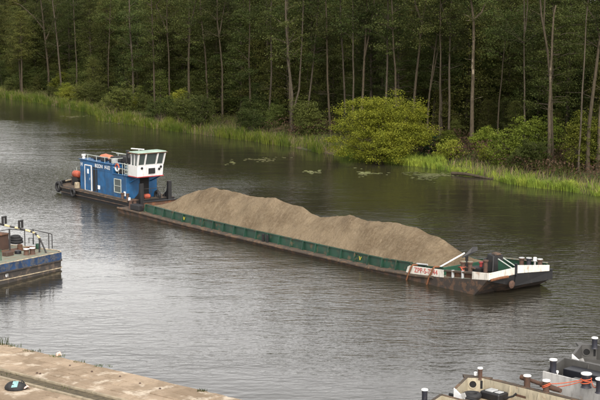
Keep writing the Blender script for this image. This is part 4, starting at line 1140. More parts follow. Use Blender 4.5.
# wheelhouse
wy0, wy1 = -.55, 1.72; wx0, wx1 = -1.75, -.38; zb, zs, zt = 2.46, 3.30, 4.22
wh = T()
lean = .38
wh.hexa([(wx0, wy0, zb), (wx1, wy0, zb), (wx1, wy1, zb), (wx0, wy1, zb)], [(wx0, wy0, zs), (wx1 + .08, wy0 - .02, zs), (wx1 + .08, wy1 + .02, zs), (wx0, wy1, zs)])
cab = wh.build('wheelhouse', M['whitecab'], tug, bevel=.02)
T().box(wx0 - .03, wx1 + .05, wy0 - .04, wy1 + .04, zb - .055, zb + .02).build('red_band', M['red'], cab, bevel=.008)
for y in (-.35, 1.5): T().tube([(-1.8, y, 1.9), (-.45, y, zb - .06)], .05, 7).build('bracket', M['blue'], tug)
xa, xb = wx1 + .08, wx1 + lean          # foot and head of the raked front
# pillars and panes
def pillar(p, q, r=.055, name='window_pillar'):
    p = Vector(p); q = Vector(q)
    T().hexa([p + Vector((-r, -r, 0)), p + Vector((r, -r, 0)), p + Vector((r, r, 0)), p + Vector((-r, r, 0))],
             [q + Vector((-r, -r, 0)), q + Vector((r, -r, 0)), q + Vector((r, r, 0)), q + Vector((-r, r, 0))]).build(name, M['whitecab'], cab, bevel=.008)
fy = [wy0 + .02, wy0 + .62, wy0 + 1.62, wy1 - .02]
for y in fy: pillar((xa - .06, y, zs), (xb - .06, y + (.05 if y > 1 else -.05 if y < 0 else 0), zt), .06)
for y in (wy0 + .04, wy1 - .04):
    pillar((wx0 + .50, y, zs), (wx0 + .56, y, zt)); pillar((wx0 + .96, y, zs), (wx0 + 1.06, y, zt), .06)
for a, b in zip(fy[:-1], fy[1:]):
    T().hexa([(xa - .08, a + .06, zs + .0), (xa - .08, b - .06, zs), (xb - .08, b - .06, zt), (xb - .08, a + .06, zt)], [(xa - .06, a + .06, zs), (xa - .06, b - .06, zs), (xb - .06, b - .06, zt), (xb - .06, a + .06, zt)]).build('window_pane', M['glass'], cab)
    T().hexa([(xa - .075, a + .055, zs), (xa + .0, a + .055, zs), (xa + .0, b - .055, zs), (xa - .075, b - .055, zs)], [(xa - .055, a + .055, zs + .07), (xa + .02, a + .055, zs + .07), (xa + .02, b - .055, zs + .07), (xa - .055, b - .055, zs + .07)]).build('window_frame', M['whitecab'], cab)
for y in (wy0 + .03, wy1 - .03):
    for (a, b) in ((wx0 + .56, wx0 + .90), (wx0 + 1.02, xa - .1)):
        T().hexa([(a, y - .01, zs), (b, y - .01, zs), (b + (.2 if b > wx0 + 1 else .05), y - .01, zt), (a + (.04 if a > wx0 + .5 else 0), y - .01, zt)],
                 [(a, y + .01, zs), (b, y + .01, zs), (b + (.2 if b > wx0 + 1 else .05), y + .01, zt), (a + (.04 if a > wx0 + .5 else 0), y + .01, zt)]).build('window_pane', M['glass'], cab)
T().box(wx0 + .48, wx0 + .51, wy0 + .1, wy1 - .1, zs, zt).build('window_pane', M['glass'], cab)
rp = T(); rp.hexa([(wx0 + .34, wy0 - .22, zt), (xb + .07, wy0 - .22, zt), (xb + .07, wy1 + .22, zt), (wx0 + .34, wy1 + .22, zt)],
                  [(wx0 + .34, wy0 - .22, zt + .07), (xb + .07, wy0 - .22, zt + .07), (xb + .07, wy1 + .22, zt + .07), (wx0 + .34, wy1 + .22, zt + .07)])
roof = rp.build('roof', M['rustwall'], cab, bevel=.02)
T().hexa([(wx0 + .38, wy0 - .17, zt + .071), (xb + .02, wy0 - .17, zt + .071), (xb + .02, wy1 + .17, zt + .071), (wx0 + .38, wy1 + .17, zt + .071)],
         [(wx0 + .45, wy0 - .1, zt + .14), (xb - .05, wy0 - .1, zt + .14), (xb - .05, wy1 + .1, zt + .14), (wx0 + .45, wy1 + .1, zt + .14)]).build('roof_cover', M['roofgreen'], roof, bevel=.02)
T().box(wx1 + .03, wx1 + .13, .42, .98, 2.66, 3.08).build('searchlight', M['void'], cab, bevel=.02)
for (y, z) in ((-.18, 3.12), (1.35, 2.98), (1.5, 3.14)): T().lathe((wx1 + .08, y, z), [(.09, -.05), (.1, .03), (.04, .06)], 10, 'x').build('lamp', M['void'], cab)
T().tube([(-2.3, .8, 2.46), (-2.3, .8, 4.3)], .04, 7).build('radar_post', M['railpale'], tug)
T().hexa([(-3.1, .55, 4.30), (-1.9, .95, 4.30), (-1.9, 1.05, 4.30), (-3.1, .7, 4.30)], [(-3.1, .55, 4.38), (-1.9, .95, 4.38), (-1.9, 1.05, 4.38), (-3.1, .7, 4.38)]).build('radar_bar', M['whitecab'], tug, bevel=.01)
T().tube([(-1.95, -.4, 3.4), (-1.95, -.5, 4.15)], .05, 6).build('wheelhouse_lamp_post', M['black'], tug)
# push knees, fore deck gear, stern gear
for y in (.0, 2.5):
    kn = T(); kn.hexa([(-.95, y - .16, -.1), (-.60, y - .16, .05), (-.60, y + .16, .05), (-.95, y + .16, -.1)], [(-.85, y - .14, 1.92), (-.58, y - .14, 1.92), (-.58, y + .14, 1.92), (-.85, y + .14, 1.92)])
    kn.build('push_knee', M['black'], tug, bevel=.02)
    T().hexa([(-1.7, y - .05, .64), (-.95, y - .05, .64), (-.95, y + .05, .64), (-1.7, y + .05, .64)], [(-1.1, y - .05, 1.1), (-.9, y - .05, 1.6), (-.9, y + .05, 1.6), (-1.1, y + .05, 1.1)]).build('knee_bracket', M['black'], tug)
for x, y in ((-1.5, -.75), (-2.1, -.85)):
    b_o = T().lathe((x, y, .6), [(.13, 0), (.11, .04), (.11, .42), (.15, .45), (.15, .5), (.06, .52)], 12).build('bollard', M['bollardrust'], tug, smooth=True)
T().lathe((-1.0, -.9, .62), [(.09, 0), (.09, .2), (.12, .22), (.04, .26)], 10).build('cleat', M['captop'], tug, smooth=True)
T().torus((-1.25, 1.75, .80), .30, .12, 'y', 16, 8).build('tyre_fender', M['rubber'], tug, smooth=True)
T().box(-1.5, -1.05, .55, 1.1, .62, .98).build('coiled_hose', M['orange'], tug, bevel=.12)
rail([(-1.0, .4), (-1.0, 2.3)], [(-1.0, 1.0), (-1.0, 1.6), (-1.0, 2.2)], .62, .8, 'darkrail', .022)
drum = T().lathe((-11.1, .55, 1.05), [(.5, -.55), (.5, -.5), (.3, -.48), (.3, .48), (.5, .5), (.5, .55)], 16, 'y').build('stern_winch', M['black'], tug, smooth=True)
T().box(-11.5, -10.7, -.1, 1.2, .62, .8).build('winch_bed', M['black'], tug)
T().lathe((-11.0, .15, 1.62), [(.2, -.42), (.28, -.36), (.30, 0), (.27, .36), (.2, .42)], 14, 'x').build('rescue_float', M['orange'], tug, smooth=True)
T().hexa([(-11.5, .7, .8), (-10.6, .7, .8), (-10.6, 1.6, .8), (-11.5, 1.6, .8)], [(-11.4, .8, 1.5), (-10.7, .8, 1.6), (-10.7, 1.5, 1.6), (-11.4, 1.5, 1.5)]).build('engine_cover', M['black'], tug, bevel=.05)
T().box(-9.75, -9.4, -.8, -.45, .62, 1.15).build('rope_locker', M['weld'], tug, bevel=.05)
T().lathe((-12.0, .3, .72), [(.12, 0), (.1, .05), (.1, .5), (.15, .52), (.15, .58), (.05, .6)], 12).build('bollard', M['bollardrust'], tug, smooth=True)
T().tube([(-12.3, -.2, .95), (-12.45, .5, 1.0), (-12.3, 1.2, .95)], .06, 7).build('mooring_rope', M['railstone'], tug, smooth=True)
T().tube([(-12.4, .9, .75), (-12.4, .9, 2.0)], .025, 6).build('flag_pole', M['railpale'], tug)

# ------------------------------------------------------------------ moored boat at the left: frame x outward to its end, y across
LA = math.atan2(81.13 - 76.7, -13.85 + 16.55); LO = (-13.75, 81.2, 0)
left = thing('moored_work_boat', 'dark work boat with a blue band and deck railings lying at the left edge', 'boat', LO, LA)
lo = lambda: MB((0, 0, 0))
def LL(px, py, z):                    # picture point to this boat's frame
    p = at(px, py, z); dx, dy = p[0] - LO[0], p[1] - LO[1]
    return (dx * math.cos(LA) + dy * math.sin(LA), -dx * math.sin(LA) + dy * math.cos(LA), z)
BWD = 5.0
ol = [(-.12, .35), (0, .8), (0, BWD - .8), (-.12, BWD - .3), (-.4, BWD), (-11, BWD), (-11, 0), (-.4, .06)]
lz = lambda p: 1.02 + .02 * (-p[0])
n = len(ol); mb = lo()
lowp = [(min(-.10, x - .10) if x > -1 else x, .12 + (y - .12) * .97 if y < 1 else y - .08, -.4) for x, y in ol]; topp = [(x, y, lz((x, y))) for x, y in ol]
mb.add(lowp + topp, [tuple(range(n))] + [(i, (i + 1) % n, n + (i + 1) % n, n + i) for i in range(n)] + [tuple(range(n, 2 * n))])
mb.build('hull', M['oldhull'], left)
def side_strip(name, z0, z1, proud, mat, dx0=-10.9, z0b=None):
    p = [(dx0, -proud + .0), (-.4, .06 - proud), (-.12 + proud * .3, .35 - proud), (proud, .8)]
    m_ = lo()
    off = .01
    for a, b in zip(p[:-1], p[1:]):
        za = .02 * (-a[0]); zb2 = .02 * (-b[0])
        m_.hexa([(a[0], a[1], z0 + za), (b[0], b[1], z0 + zb2), (b[0], b[1], z1 + zb2), (a[0], a[1], z1 + za)], [(a[0], a[1] + proud + .12, z0 + za), (b[0] - .1, b[1] + proud + .1, z0 + zb2), (b[0] - .1, b[1] + proud + .1, z1 + zb2), (a[0], a[1] + proud + .12, z1 + za)])
    return m_.build(name, mat, left)
side_strip('blue_band', .60, 1.03, .02, M['bluehull'])
side_strip('rubbing_strake', .53, .60, .07, M['oldhull'])
side_strip('waterline_stripe', .11, .15, .03, M['weld'])
lo().prism([(-.2, .5), (-.1, .9), (-.1, BWD - .9), (-.5, BWD - .15), (-10.9, BWD - .15), (-10.9, .15), (-.5, .2)], lambda p: lz(p) - .02, lambda p: lz(p) + .015).build('deck', M['algaedeck'], left)
lo().tube([(-10.9, .03, 1.255), (-.4, .09, 1.05), (-.13, .36, 1.045), (-.02, .82, 1.04), (-.02, BWD - .8, 1.04), (-.4, BWD - .05, 1.05)], .035, 6).build('gunwale_rail', M['weld'], left, smooth=True)
me = text_mesh('lettering', '61', .26, M['letterwhite']); ob = link('lettering', me, left)
q = LL(16.5, 277, .45); ob.location = (q[0], -.035, .46); ob.rotation_euler = (PI / 2, 0, 0)
for px, mt in ((26.5, 'bollardrust'), (32.5, 'bollardrust')):
    q = LL(px, 255.5 if px < 30 else 254.5, 1.06)
    bo = lo().lathe((q[0], q[1], 1.05), [(.19, 0), (.16, .04), (.15, .30), (.19, .32), (.19, .37), (.06, .38)], 14).build('bollard', M[mt], left, smooth=True)
    lo().lathe((q[0], q[1], 1.432), [(.18, 0), (.17, .03), (.02, .035)], 12).build('bollard_top', M['captop'], bo)
def tubepx(name, pts, r, mat, parent=left):
    q = [LL(*p) for p in pts]
    return lo().tube(q, r, 7).build(name, M[mat], parent, smooth=True)
def shift(q, dz): return (q[0], q[1], q[2] + dz)
# deck frames and rails (posts stand on the deck, heights in metres)
def post(px, py, h, name='rail_post', r=.03, mat='darkrail'):
    q = LL(px, py, 1.06); lo().tube([q, shift(q, h)], r, 6).build(name, M[mat], left, smooth=True); return shift(q, h)
a1 = post(10, 251, 1.30, r=.05); a2 = post(25, 246, .95); a3 = post(33.5, 244.5, .90); a4 = post(49, 249, .95); a5 = post(52.3, 248.5, .85)
lo().tube([a1, a2, a3, a4, a5], .028, 6).build('rail', M['darkrail'], left, smooth=True)
b1 = LL(36.5, 233, 1.6); 
lo().tube([a1, LL(0, 231, 1.9)], .025, 6).build('rail', M['darkrail'], left, smooth=True)
r1 = post(29, 243.5, .35, r=.02); r2 = post(33, 244, .35, r=.02); lo().tube([r1, r2], .02, 6).build('rail', M['darkrail'], left)
# striped boom lying on its trestle, in pale and dark lengths
bp = [LL(-12, 222, 2.5), LL(0, 224.0, 2.45), LL(10, 226.5, 2.38), LL(20, 228.5, 2.28), LL(31, 231.5, 2.12)]
foot = LL(40, 252.5, 1.06); end = (foot[0], foot[1], 1.92)
bp.append((.5 * (bp[-1][0] + end[0]), .5 * (bp[-1][1] + end[1]), 2.1)); bp.append(end)
boom = None; kx = 0
for a, b in zip(bp[:-1], bp[1:]):
    a, b = Vector(a), Vector(b); nseg = max(2, int((b - a).length / .45))
    for i in range(nseg):
        s0, s1 = a.lerp(b, i / nseg), a.lerp(b, (i + 1) / nseg)
        o = lo().tube([s0, s1], .06, 8).build('boom_section', M['yellowpale'] if kx % 2 else M['darkrail'], left, smooth=True); kx += 1
e = Vector(end)
lo().tube([e, (foot[0], foot[1] + .05, 1.05)], .05, 7).build('trestle_leg', M['darkrail'], left, smooth=True)
lo().tube([e, (foot[0] + .1, foot[1] - .40, 1.05)], .05, 7).build('trestle_leg', M['darkrail'], left, smooth=True)
lo().tube([e + Vector((0, 0, -.25)), e + Vector((.15, .2, -.05))], .04, 6).build('trestle_hook', M['darkrail'], left)
for px, py, zz in ((4.3, 224.5, 2.45), (20.8, 228.5, 2.28)):
    q = Vector(LL(px, py, zz))
    ar = lo()
    for (x0, x1, z0, z1) in ((-.17, -.09, .03, .5), (.09, .17, .03, .5), (-.09, .09, .42, .5)): ar.box(q.x + x0, q.x + x1, q.y - .06, q.y + .06, q.z + z0, q.z + z1)
    ar.build('boom_bracket', M['darkrail'], left)
# brown deckhouse, blue drum and black coil
q0 = LL(9.3, 249, 1.06)
hx1 = q0[0]; lo().box(hx1 - 5, hx1, q0[1], q0[1] + 2.2, 1.06, 1.95).build('deckhouse', M['brownhouse'], left, bevel=.03)
lo().box(hx1 - 5.1, hx1 + .08, q0[1] - .08, q0[1] + 2.3, 1.952, 2.02).build('deckhouse_roof', M['rustwall'], left, bevel=.02)
q = LL(0.5, 248, 1.06); lo().lathe((q[0] - .1, q[1] - .35, 1.06), [(.3, 0), (.32, .05), (.32, .55), (.28, .6)], 14).build('barrel', M['bluehull'], left, smooth=True)
q = LL(16.5, 243.5, 1.06)
for i, (dx, dy, z, rr) in enumerate(((0, 0, .12, .32), (.03, .02, .28, .29), (-.02, .05, .42, .22))):
    lo().torus((q[0] + dx, q[1] + dy, 1.05 + z), rr, .1, 'z', 18, 8).build('hose_coil', M['rubber'], left, smooth=True)
q = LL(12, 252, 1.06); lo().hexa([(q[0] - .5, q[1] - .3, 1.08), (q[0] + 1.0, q[1] - .3, 1.06), (q[0] + 1.0, q[1] + .6, 1.06), (q[0] - .5, q[1] + .6, 1.08)], [(q[0] - .5, q[1] - .3, 1.12), (q[0] + 1.0, q[1] - .3, 1.10), (q[0] + 1.0, q[1] + .6, 1.10), (q[0] - .5, q[1] + .6, 1.12)]).build('hatch_cover', M['rustwall'], left, bevel=.01)
for i_, (px_, py_, r_, h_) in enumerate(((20, 250, .16, .35), (18, 254, .2, .22), (38, 248.5, .14, .3))):
    c_ = LL(px_, py_, 1.06); lo().lathe((c_[0], c_[1], 1.06), [(r_, 0), (r_ * 1.05, .04), (r_, h_ - .03), (r_ * .6, h_)], 12).build('drum', M[('rustwall', 'navy', 'green')[i_]], left, smooth=True)
c_ = LL(30, 249, 1.06); lo().tube([(c_[0] + .5 * math.cos(a_) * (1 - a_ / 40), c_[1] + .35 * math.sin(a_) * (1 - a_ / 40), 1.09 + a_ * .004) for a_ in np.linspace(0, 16, 60)], .03, 6).build('rope_coil', M['brownrope'], left, smooth=True)
c_ = LL(8, 256, 1.08); lo().box(c_[0] - .3, c_[0] + .3, c_[1] - .2, c_[1] + .2, 1.08, 1.34).build('tool_box', M['brownhouse'], left, bevel=.03)
q = LL(1, 261, 1.1); lo().tube([(q[0], q[1], 1.1), (q[0] + .02, q[1], 1.75)], .03, 6).build('stanchion', M['greendeck'], left)

# ------------------------------------------------------------------ four work pontoons moored at the lower right; frame x aft, y to the far side
PA = math.atan2(-.72, .69)
def pontoon(label, ox, oy, beam, ztop, zdeck, chamfer, inner, outer, deck, group='pontoons moored side by side at the lower right', length=9.0, plate_len=9.0):
    t = thing('work_pontoon', label, 'pontoon', (ox, oy, 0), PA, group)
    t['half'] = 0; del t['half']
    m_ = lambda: MB()
    if chamfer: pl = [(0, 0), (-.72, beam * .80), (-.20, beam), (length, beam), (length, 0)]
    else: pl = [(0, 0), (-.70, beam), (length, beam), (length, 0)]
    gw = .42                                              # gunwale shelf outside the far bulwark
    hullpl = [(p[0] - (.0 if p[0] > 0 else .02), p[1] + (gw if p[1] > beam * .75 and p[0] > -.5 or (not chamfer and p[1] > beam * .75) else 0)) for p in pl]
    m_().prism(hullpl, -.5, zdeck - .03).build('hull', M[outer] if outer != 'greypale' else M['greypale'], t)
    inn = [(p[0] + (.06 if p[0] < 1 else -.02), min(max(p[1], .05), beam - .05)) for p in pl]
    m_().prism(inn, zdeck - .028, zdeck + .01).build('deck', M[deck], t)
    th = .05
    n = len(pl)
    def wall(p, q, name, mat, zt0=ztop, zt1=ztop, flip=1):
        p = Vector(p); q = Vector(q); d = (q - p).normalized(); nr = Vector((d.y, -d.x)) * th * flip
        return m_().hexa([(p.x, p.y, zdeck + .012), (q.x, q.y, zdeck + .012), (q.x, q.y, zt1), (p.x, p.y, zt0)],
                        [(p.x + nr.x, p.y + nr.y, zdeck + .012), (q.x + nr.x, q.y + nr.y, zdeck + .012), (q.x + nr.x, q.y + nr.y, zt1), (p.x + nr.x, p.y + nr.y, zt0)]).build(name, mat, t, bevel=.006)
    # near side: pale outside plate, standing proud of the hull
    pn = plate_len; pe = ztop - .1 if plate_len > 5 else ztop - .26
    m_().prism([(-.02, -.06), (pn, -.06), (pn, -.005), (-.02, -.005)], zdeck - .55, lambda p_: ztop + .04 if p_[0] < 0 else pe).build('side_plate', M['greypale'] if plate_len > 5 else M['polewhite'], t, bevel=.008)
    if plate_len < 5:
        m_().prism([(pn + .005, -.05), (length, -.05), (length, .02), (pn + .005, .02)], zdeck - .55, zdeck + .20).build('side_rail', M['navy'], t, bevel=.01)
        m_().hexa([(pn - .05, -.075, ztop - .30), (pn + .10, -.075, ztop - .16), (pn + .02, -.075, ztop - .02), (pn - .18, -.075, ztop - .10)], [(pn - .05, -.062, ztop - .30), (pn + .10, -.062, ztop - .16), (pn + .02, -.062, ztop - .02), (pn - .18, -.062, ztop - .10)]).build('plate_flange', M['greypale'], t)
    segs = [(pl[i], pl[i + 1]) for i in range(n - 2)]
    for i, (p, q) in enumerate(segs):
        L_ = (Vector(q) - Vector(p)).length
        k = max(1, int(round(L_ / 1.25)))
        for j in range(k):
            a = Vector(p).lerp(Vector(q), j / k); b = Vector(p).lerp(Vector(q), (j + 1) / k)
            wall(a, b, 'bulwark_panel', M[inner])
            if j:
                d = (b - a).normalized(); nr = Vector((d.y, -d.x))
                c0 = a + nr * (th + .002)
                m_().hexa([(c0.x - d.x*.02, c0.y - d.y*.02, zdeck + .012), (c0.x + d.x*.02, c0.y + d.y*.02, zdeck + .012), (c0.x + d.x*.02, c0.y + d.y*.02, ztop - .01), (c0.x - d.x*.02, c0.y - d.y*.02, ztop - .01)],
                          [(c0.x - d.x*.02 + nr.x*.16, c0.y - d.y*.02 + nr.y*.16, zdeck + .012), (c0.x + d.x*.02 + nr.x*.16, c0.y + d.y*.02 + nr.y*.16, zdeck + .012), (c0.x + d.x*.02 + nr.x*.04, c0.y + d.y*.02 + nr.y*.04, ztop - .01), (c0.x - d.x*.02 + nr.x*.04, c0.y - d.y*.02 + nr.y*.04, ztop - .01)]).build('stiffener', M[inner], t)
        d = (Vector(q) - Vector(p)).normalized(); nr = Vector((d.y, -d.x))
        a, b = Vector(p) - nr * .06, Vector(q) - nr * .06
        a2, b2 = Vector(p) + nr * .05, Vector(q) + nr * .05
        e_ = .004 * i
        m_().hexa([(a.x, a.y, ztop + .002 + e_), (b.x, b.y, ztop + .002 + e_), (b2.x, b2.y, ztop + .002 + e_), (a2.x, a2.y, ztop + .002 + e_)], [(a.x, a.y, ztop + .022 + e_), (b.x, b.y, ztop + .022 + e_), (b2.x, b2.y, ztop + .022 + e_), (a2.x, a2.y, ztop + .022 + e_)]).build('bulwark_cap', M['rustdeck'] if inner == 'cream' else M['grey'], t)
    # gunwale shelf
    m_().prism([(-.2, beam + .003), (length, beam + .003), (length, beam + gw), (.15, beam + gw)], ztop - .16, ztop - .06).build('gunwale', M['rustdeck'] if inner == 'cream' else M['grey'], t)
    if chamfer:                                            # fairlead holes in the corner plate
        p, q = Vector(pl[1]), Vector(pl[2]); d = (q - p).normalized(); nr = Vector((d.y, -d.x))
        zc = (zdeck + ztop) / 2 + .02
        c0 = p.lerp(q, .36) + nr * (th + .001)
        rim = m_(); hole = m_()
        N_ = 18
        for (mbx, R0, R1, dep) in ((rim, .135, .175, .03),):
            pts0 = []
            for kk in range(N_):
                an = 2 * PI * kk / N_; pts0.append((c0 + d * (R1 * math.cos(an)), zc + R1 * math.sin(an), c0 + d * (R0 * math.cos(an)), zc + R0 * math.sin(an)))
            vs = []; fs = []
            for (o1, z1, i1, zi) in pts0:
                vs += [(o1.x, o1.y, z1), (o1.x + nr.x * dep, o1.y + nr.y * dep, z1), (i1.x + nr.x * dep, i1.y + nr.y * dep, zi), (i1.x, i1.y, zi)]
            for kk in range(N_):
                a, b = kk * 4, ((kk + 1) % N_) * 4
                fs += [(a, b, b+1, a+1), (a+1, b+1, b+2, a+2), (a+2, b+2, b+3, a+3)]
            rim.add(vs, fs)
        fl = rim.build('fairlead', M[inner], t)
        vs = [(c0 + d * (.137 * math.cos(2*PI*kk/N_)) + nr * .004) for kk in range(N_)]
        hole.add([(v_.x, v_.y, zc + .137 * math.sin(2*PI*kk/N_)) for kk, v_ in enumerate(vs)], [tuple(range(N_))])
        hole.build('fairlead_hole', M['void'], fl)
        c1 = p.lerp(q, .86) + nr * (th + .004)
        m_().hexa([(c1.x - d.x*.045, c1.y - d.y*.045, zc - .16), (c1.x + d.x*.045, c1.y + d.y*.045, zc - .16), (c1.x + d.x*.045, c1.y + d.y*.045, zc + .16), (c1.x - d.x*.045, c1.y - d.y*.045, zc + .16)],
                  [(c1.x - d.x*.045 + nr.x*.01, c1.y - d.y*.045 + nr.y*.01, zc - .16), (c1.x + d.x*.045 + nr.x*.01, c1.y + d.y*.045 + nr.y*.01, zc - .16), (c1.x + d.x*.045 + nr.x*.01, c1.y + d.y*.045 + nr.y*.01, zc + .16), (c1.x - d.x*.045 + nr.x*.01, c1.y - d.y*.045 + nr.y*.01, zc + .16)]).build('fairlead_slot', M['void'], t)
        # platform under the corner bollard
        m_().prism([(p.x - .12, p.y + .02), (q.x - .02, q.y + .14), (q.x + .1, q.y + .4), (p.x - .5, p.y + .35)], ztop - .12, ztop - .03).build('bollard_seat', M['rustdeck'] if inner == 'cream' else M['grey'], t)
    return t
def PL(t, px, py, z):
    p = at(px, py, z); dx, dy = p[0] - t.location.x, p[1] - t.location.y
    return (dx * math.cos(PA) + dy * math.sin(PA), -dx * math.sin(PA) + dy * math.cos(PA), z)
def bollard(t, px, py, z, h, r, mat='bollardnavy'):
    q = PL(t, px, py, z)
    b = MB().lathe(q, [(r * 1.25, 0), (r * 1.05, .03), (r, .06), (r, h - .1), (r * 1.04, h - .09), (r * 1.04, h)], 16).build('bollard', M[mat], t, smooth=True)
    MB().lathe((q[0], q[1], q[2] + h), [(r * 1.22, .001), (r * 1.22, .035), (r * 1.1, .05), (.01, .052)], 16).build('bollard_top', M['captop'], b, smooth=True)
    return q
z2 = 1.45; o2 = at(455, 389, z2)
p2 = pontoon('cream pontoon with a round fairlead at its corner and a rusty spar on its edge', o2[0], o2[1], 1.95, z2, .92, True, 'cream', 'creamside', 'creamdeck', plate_len=.5)
d_, e_ = Vector((.69, -.72)), Vector((.72, .69))
c1_ = Vector(at(441, 395, z2)) - (d_ * -.70 + e_ * 2.1)
p1 = pontoon('cream pontoon mostly below the picture at the lower right, only its corner showing', c1_.x, c1_.y, 2.1, z2, .92, False, 'cream', 'creamside', 'creamdeck', plate_len=.5)
z3 = 1.75; o3 = at(544, 372, z3)
p3 = pontoon('grey pontoon with a long white side and orange roped bollards', o3[0], o3[1], 2.25, z3, 1.15, False, 'grey', 'greypale', 'grey')
o4 = at(573, 355, z3)
p4 = pontoon('grey pontoon with a round fairlead at its corner at the right edge', o4[0], o4[1], 1.95, z3, 1.18, True, 'grey', 'greypale', 'grey', plate_len=.5)
bollard(p1, 424.5, 407, z2 - .3, .62, .10)
bollard(p2, 480, 379.5, z2 - .06, .42, .085, 'bollardrust')
MB().lathe(PL(p2, 475.5, 375.5, z2 + .02), [(.06, 0), (.07, .12), (.03, .14)], 10).build('cleat', M['captop'], p2, smooth=True)
bollard(p3, 553, 373.5, z3 - .15, .52, .125)
MB().prism([(1.0, .003), (9, .003), (9, .62), (1.0, .62)], z3 - .2, z3 - .12).build('gunwale', M['grey'], p3)
qb1 = bollard(p3, 586, 387.5, z3 - .12, .50, .165)
qb2 = bollard(p3, 600, 393, z3 - .12, .50, .15)
bollard(p4, 594.5, 348.5, z3 - .06, .42, .11)
# spar with two white topped posts on the gunwale of the cream pontoon
sa = PL(p2, 527, 386.5, z2 - .06); sb_ = PL(p2, 546, 393, z2 - .06)
ya = 2.18
bolA = bollard(p2, 527, 388, z2 - .07, .45, .12, 'bollardrust'); bolB = bollard(p2, 546, 393, z2 - .07, .45, .12, 'bollardrust')
dv = (Vector(bolB) - Vector(bolA)); u_ = dv.normalized()
sp0 = Vector(bolA) - u_ * .42 + Vector((0, .17, .30)); sp1 = Vector(bolB) + u_ * .55 + Vector((0, .17, .16))
MB().lathe((0, 0, 0), [(.09, 0), (.10, .02), (.10, .1), (.075, .12), (.075, 1.0), (.1, 1.02), (.1, 1.5), (.08, 1.52), (.075, 1.9), (.06, 2.0)], 12)
MB().tube([sp0, sp0 + (sp1 - sp0) * .12, sp0 + (sp1 - sp0) * .13, sp0 + (sp1 - sp0) * .5, sp0 + (sp1 - sp0) * .51, sp0 + (sp1 - sp0) * .85, sp1], [.1, .1, .075, .075, .105, .105, .08], 12).build('spar', M['bollardrust'], p2, smooth=True)
MB().hexa([(*(Vector(PL(p2, 515, 389, z2))[:2]), z2 - .25), (*(Vector(PL(p2, 526, 392, z2))[:2]), z2 - .25), (*(Vector(PL(p2, 526, 392, z2))[:2]), z2 - .17), (*(Vector(PL(p2, 515, 389, z2))[:2]), z2 - .17)],
          [(*(Vector(PL(p2, 515, 389.4, z2))[:2]), z2 - .25), (*(Vector(PL(p2, 526, 392.4, z2))[:2]), z2 - .25), (*(Vector(PL(p2, 526, 392.4, z2))[:2]), z2 - .17), (*(Vector(PL(p2, 515, 389.4, z2))[:2]), z2 - .17)]).build('rust_strip', M['rustwall'], p2)
# orange mooring rope: turns on three bollards and the spans between
def w_of(t, q): return t.matrix_basis @ Vector(q)
rope = thing('mooring_rope', 'orange rope tied between the white topped bollards of the lower right pontoons', 'rope', (0, 0, 0))
A_ = Vector((*at(586, 387.5, z3 - .12), z3 - .12)); B_ = Vector((*at(546, 393, z2 - .07), z2 - .07)); C_ = Vector((*at(600, 393, z3 - .12), z3 - .12))
rope.location = A_
mbr = MB(A_)
for zz, tl in ((.20, .03), (.27, -.03), (.33, .02)):
    mbr.tube([(A_.x + math.cos(a) * .19, A_.y + math.sin(a) * .19, A_.z + zz + tl * math.cos(a)) for a in np.linspace(0, 2 * PI, 20)], .02, 6)
for zz in (.25, .31):
    mbr.tube([(B_.x + math.cos(a) * .14, B_.y + math.sin(a) * .14, B_.z + zz + .07 * math.cos(a + .6)) for a in np.linspace(0, 2 * PI, 18)], .02, 6)
def sag(a, b, s, n=12): return [a.lerp(b, i / n) + Vector((0, 0, -s * math.sin(PI * i / n))) for i in range(n + 1)]
mbr.tube(sag(A_ + Vector((-.19, 0, .28)), B_ + Vector((0, .14, .30)), .04), .018, 6)
mbr.tube(sag(A_ + Vector((-.15, -.1, .26)), B_ + Vector((.30, .28, .12)), .03), .018, 6)
mbr.tube(sag(A_ + Vector((.18, 0, .30)), C_ + Vector((-.1, .1, .22)), .16), .018, 6)
mbr.build('strand', M['rope'], rope, smooth=True)
# winch gear and tyres on the cream deck
q = PL(p2, 494, 399, .93)
g = MB(); g.box(q[0] - .45, q[0] + .45, q[1] - .3, q[1] + .3, .935, 1.22); wob_ = g.build('winch', M['black'], p2, bevel=.04)
MB().box(q[0] - .28, q[0] + .05, q[1] - .2, q[1] + .18, 1.222, 1.27).build('winch_plate', M['steel'], wob_, bevel=.01)
MB().box(q[0] + .12, q[0] + .36, q[1] - .15, q[1] + .15, 1.222, 1.25).build('winch_plate', M['steel'], wob_, bevel=.01)
MB().tube([(q[0] + .5, q[1], 1.05), (q[0] + .85, q[1] + .05, 1.2), (q[0] + .95, q[1] + .1, 1.32)], .04, 7).build('winch_handle', M['black'], wob_, smooth=True)
ty = Vector((*at(472, 398.5, .95), .95))
tt_ = thing('tyre', 'black tyre lying on the cream pontoon deck beside the winch', 'tyre', ty, 0)
MB().torus((0, 0, .12), .26, .11, 'z', 20, 8).build('tread', M['rubber'], tt_, smooth=True)
MB().torus((0, 0, .12), .15, .035, 'z', 18, 6).build('bead', M['rubber'], tt_, smooth=True)
MB().box(*[v for v in (PL(p2, 462, 395, .93)[0] - .05, PL(p2, 462, 395, .93)[0] + 1.4, .22, .32)], .935, 1.15).build('pipe_duct', M['black'], p2, bevel=.03)
# grey pontoon: dark hatch side by the far bulwark
q = PL(p3, 598, 372, 1.16)
MB().box(q[0] - .3, q[0] + 2.5, 1.4, 2.05, 1.165, 1.6).build('hatch', M['navy'], p3, bevel=.02)
MB().lathe(PL(p3, 556.5, 376, z3 - .35), [(.05, 0), (.05, .1), (.08, .12), (.08, .2), (.02, .22)], 10).build('deck_lamp', M['captop'], p3, smooth=True)

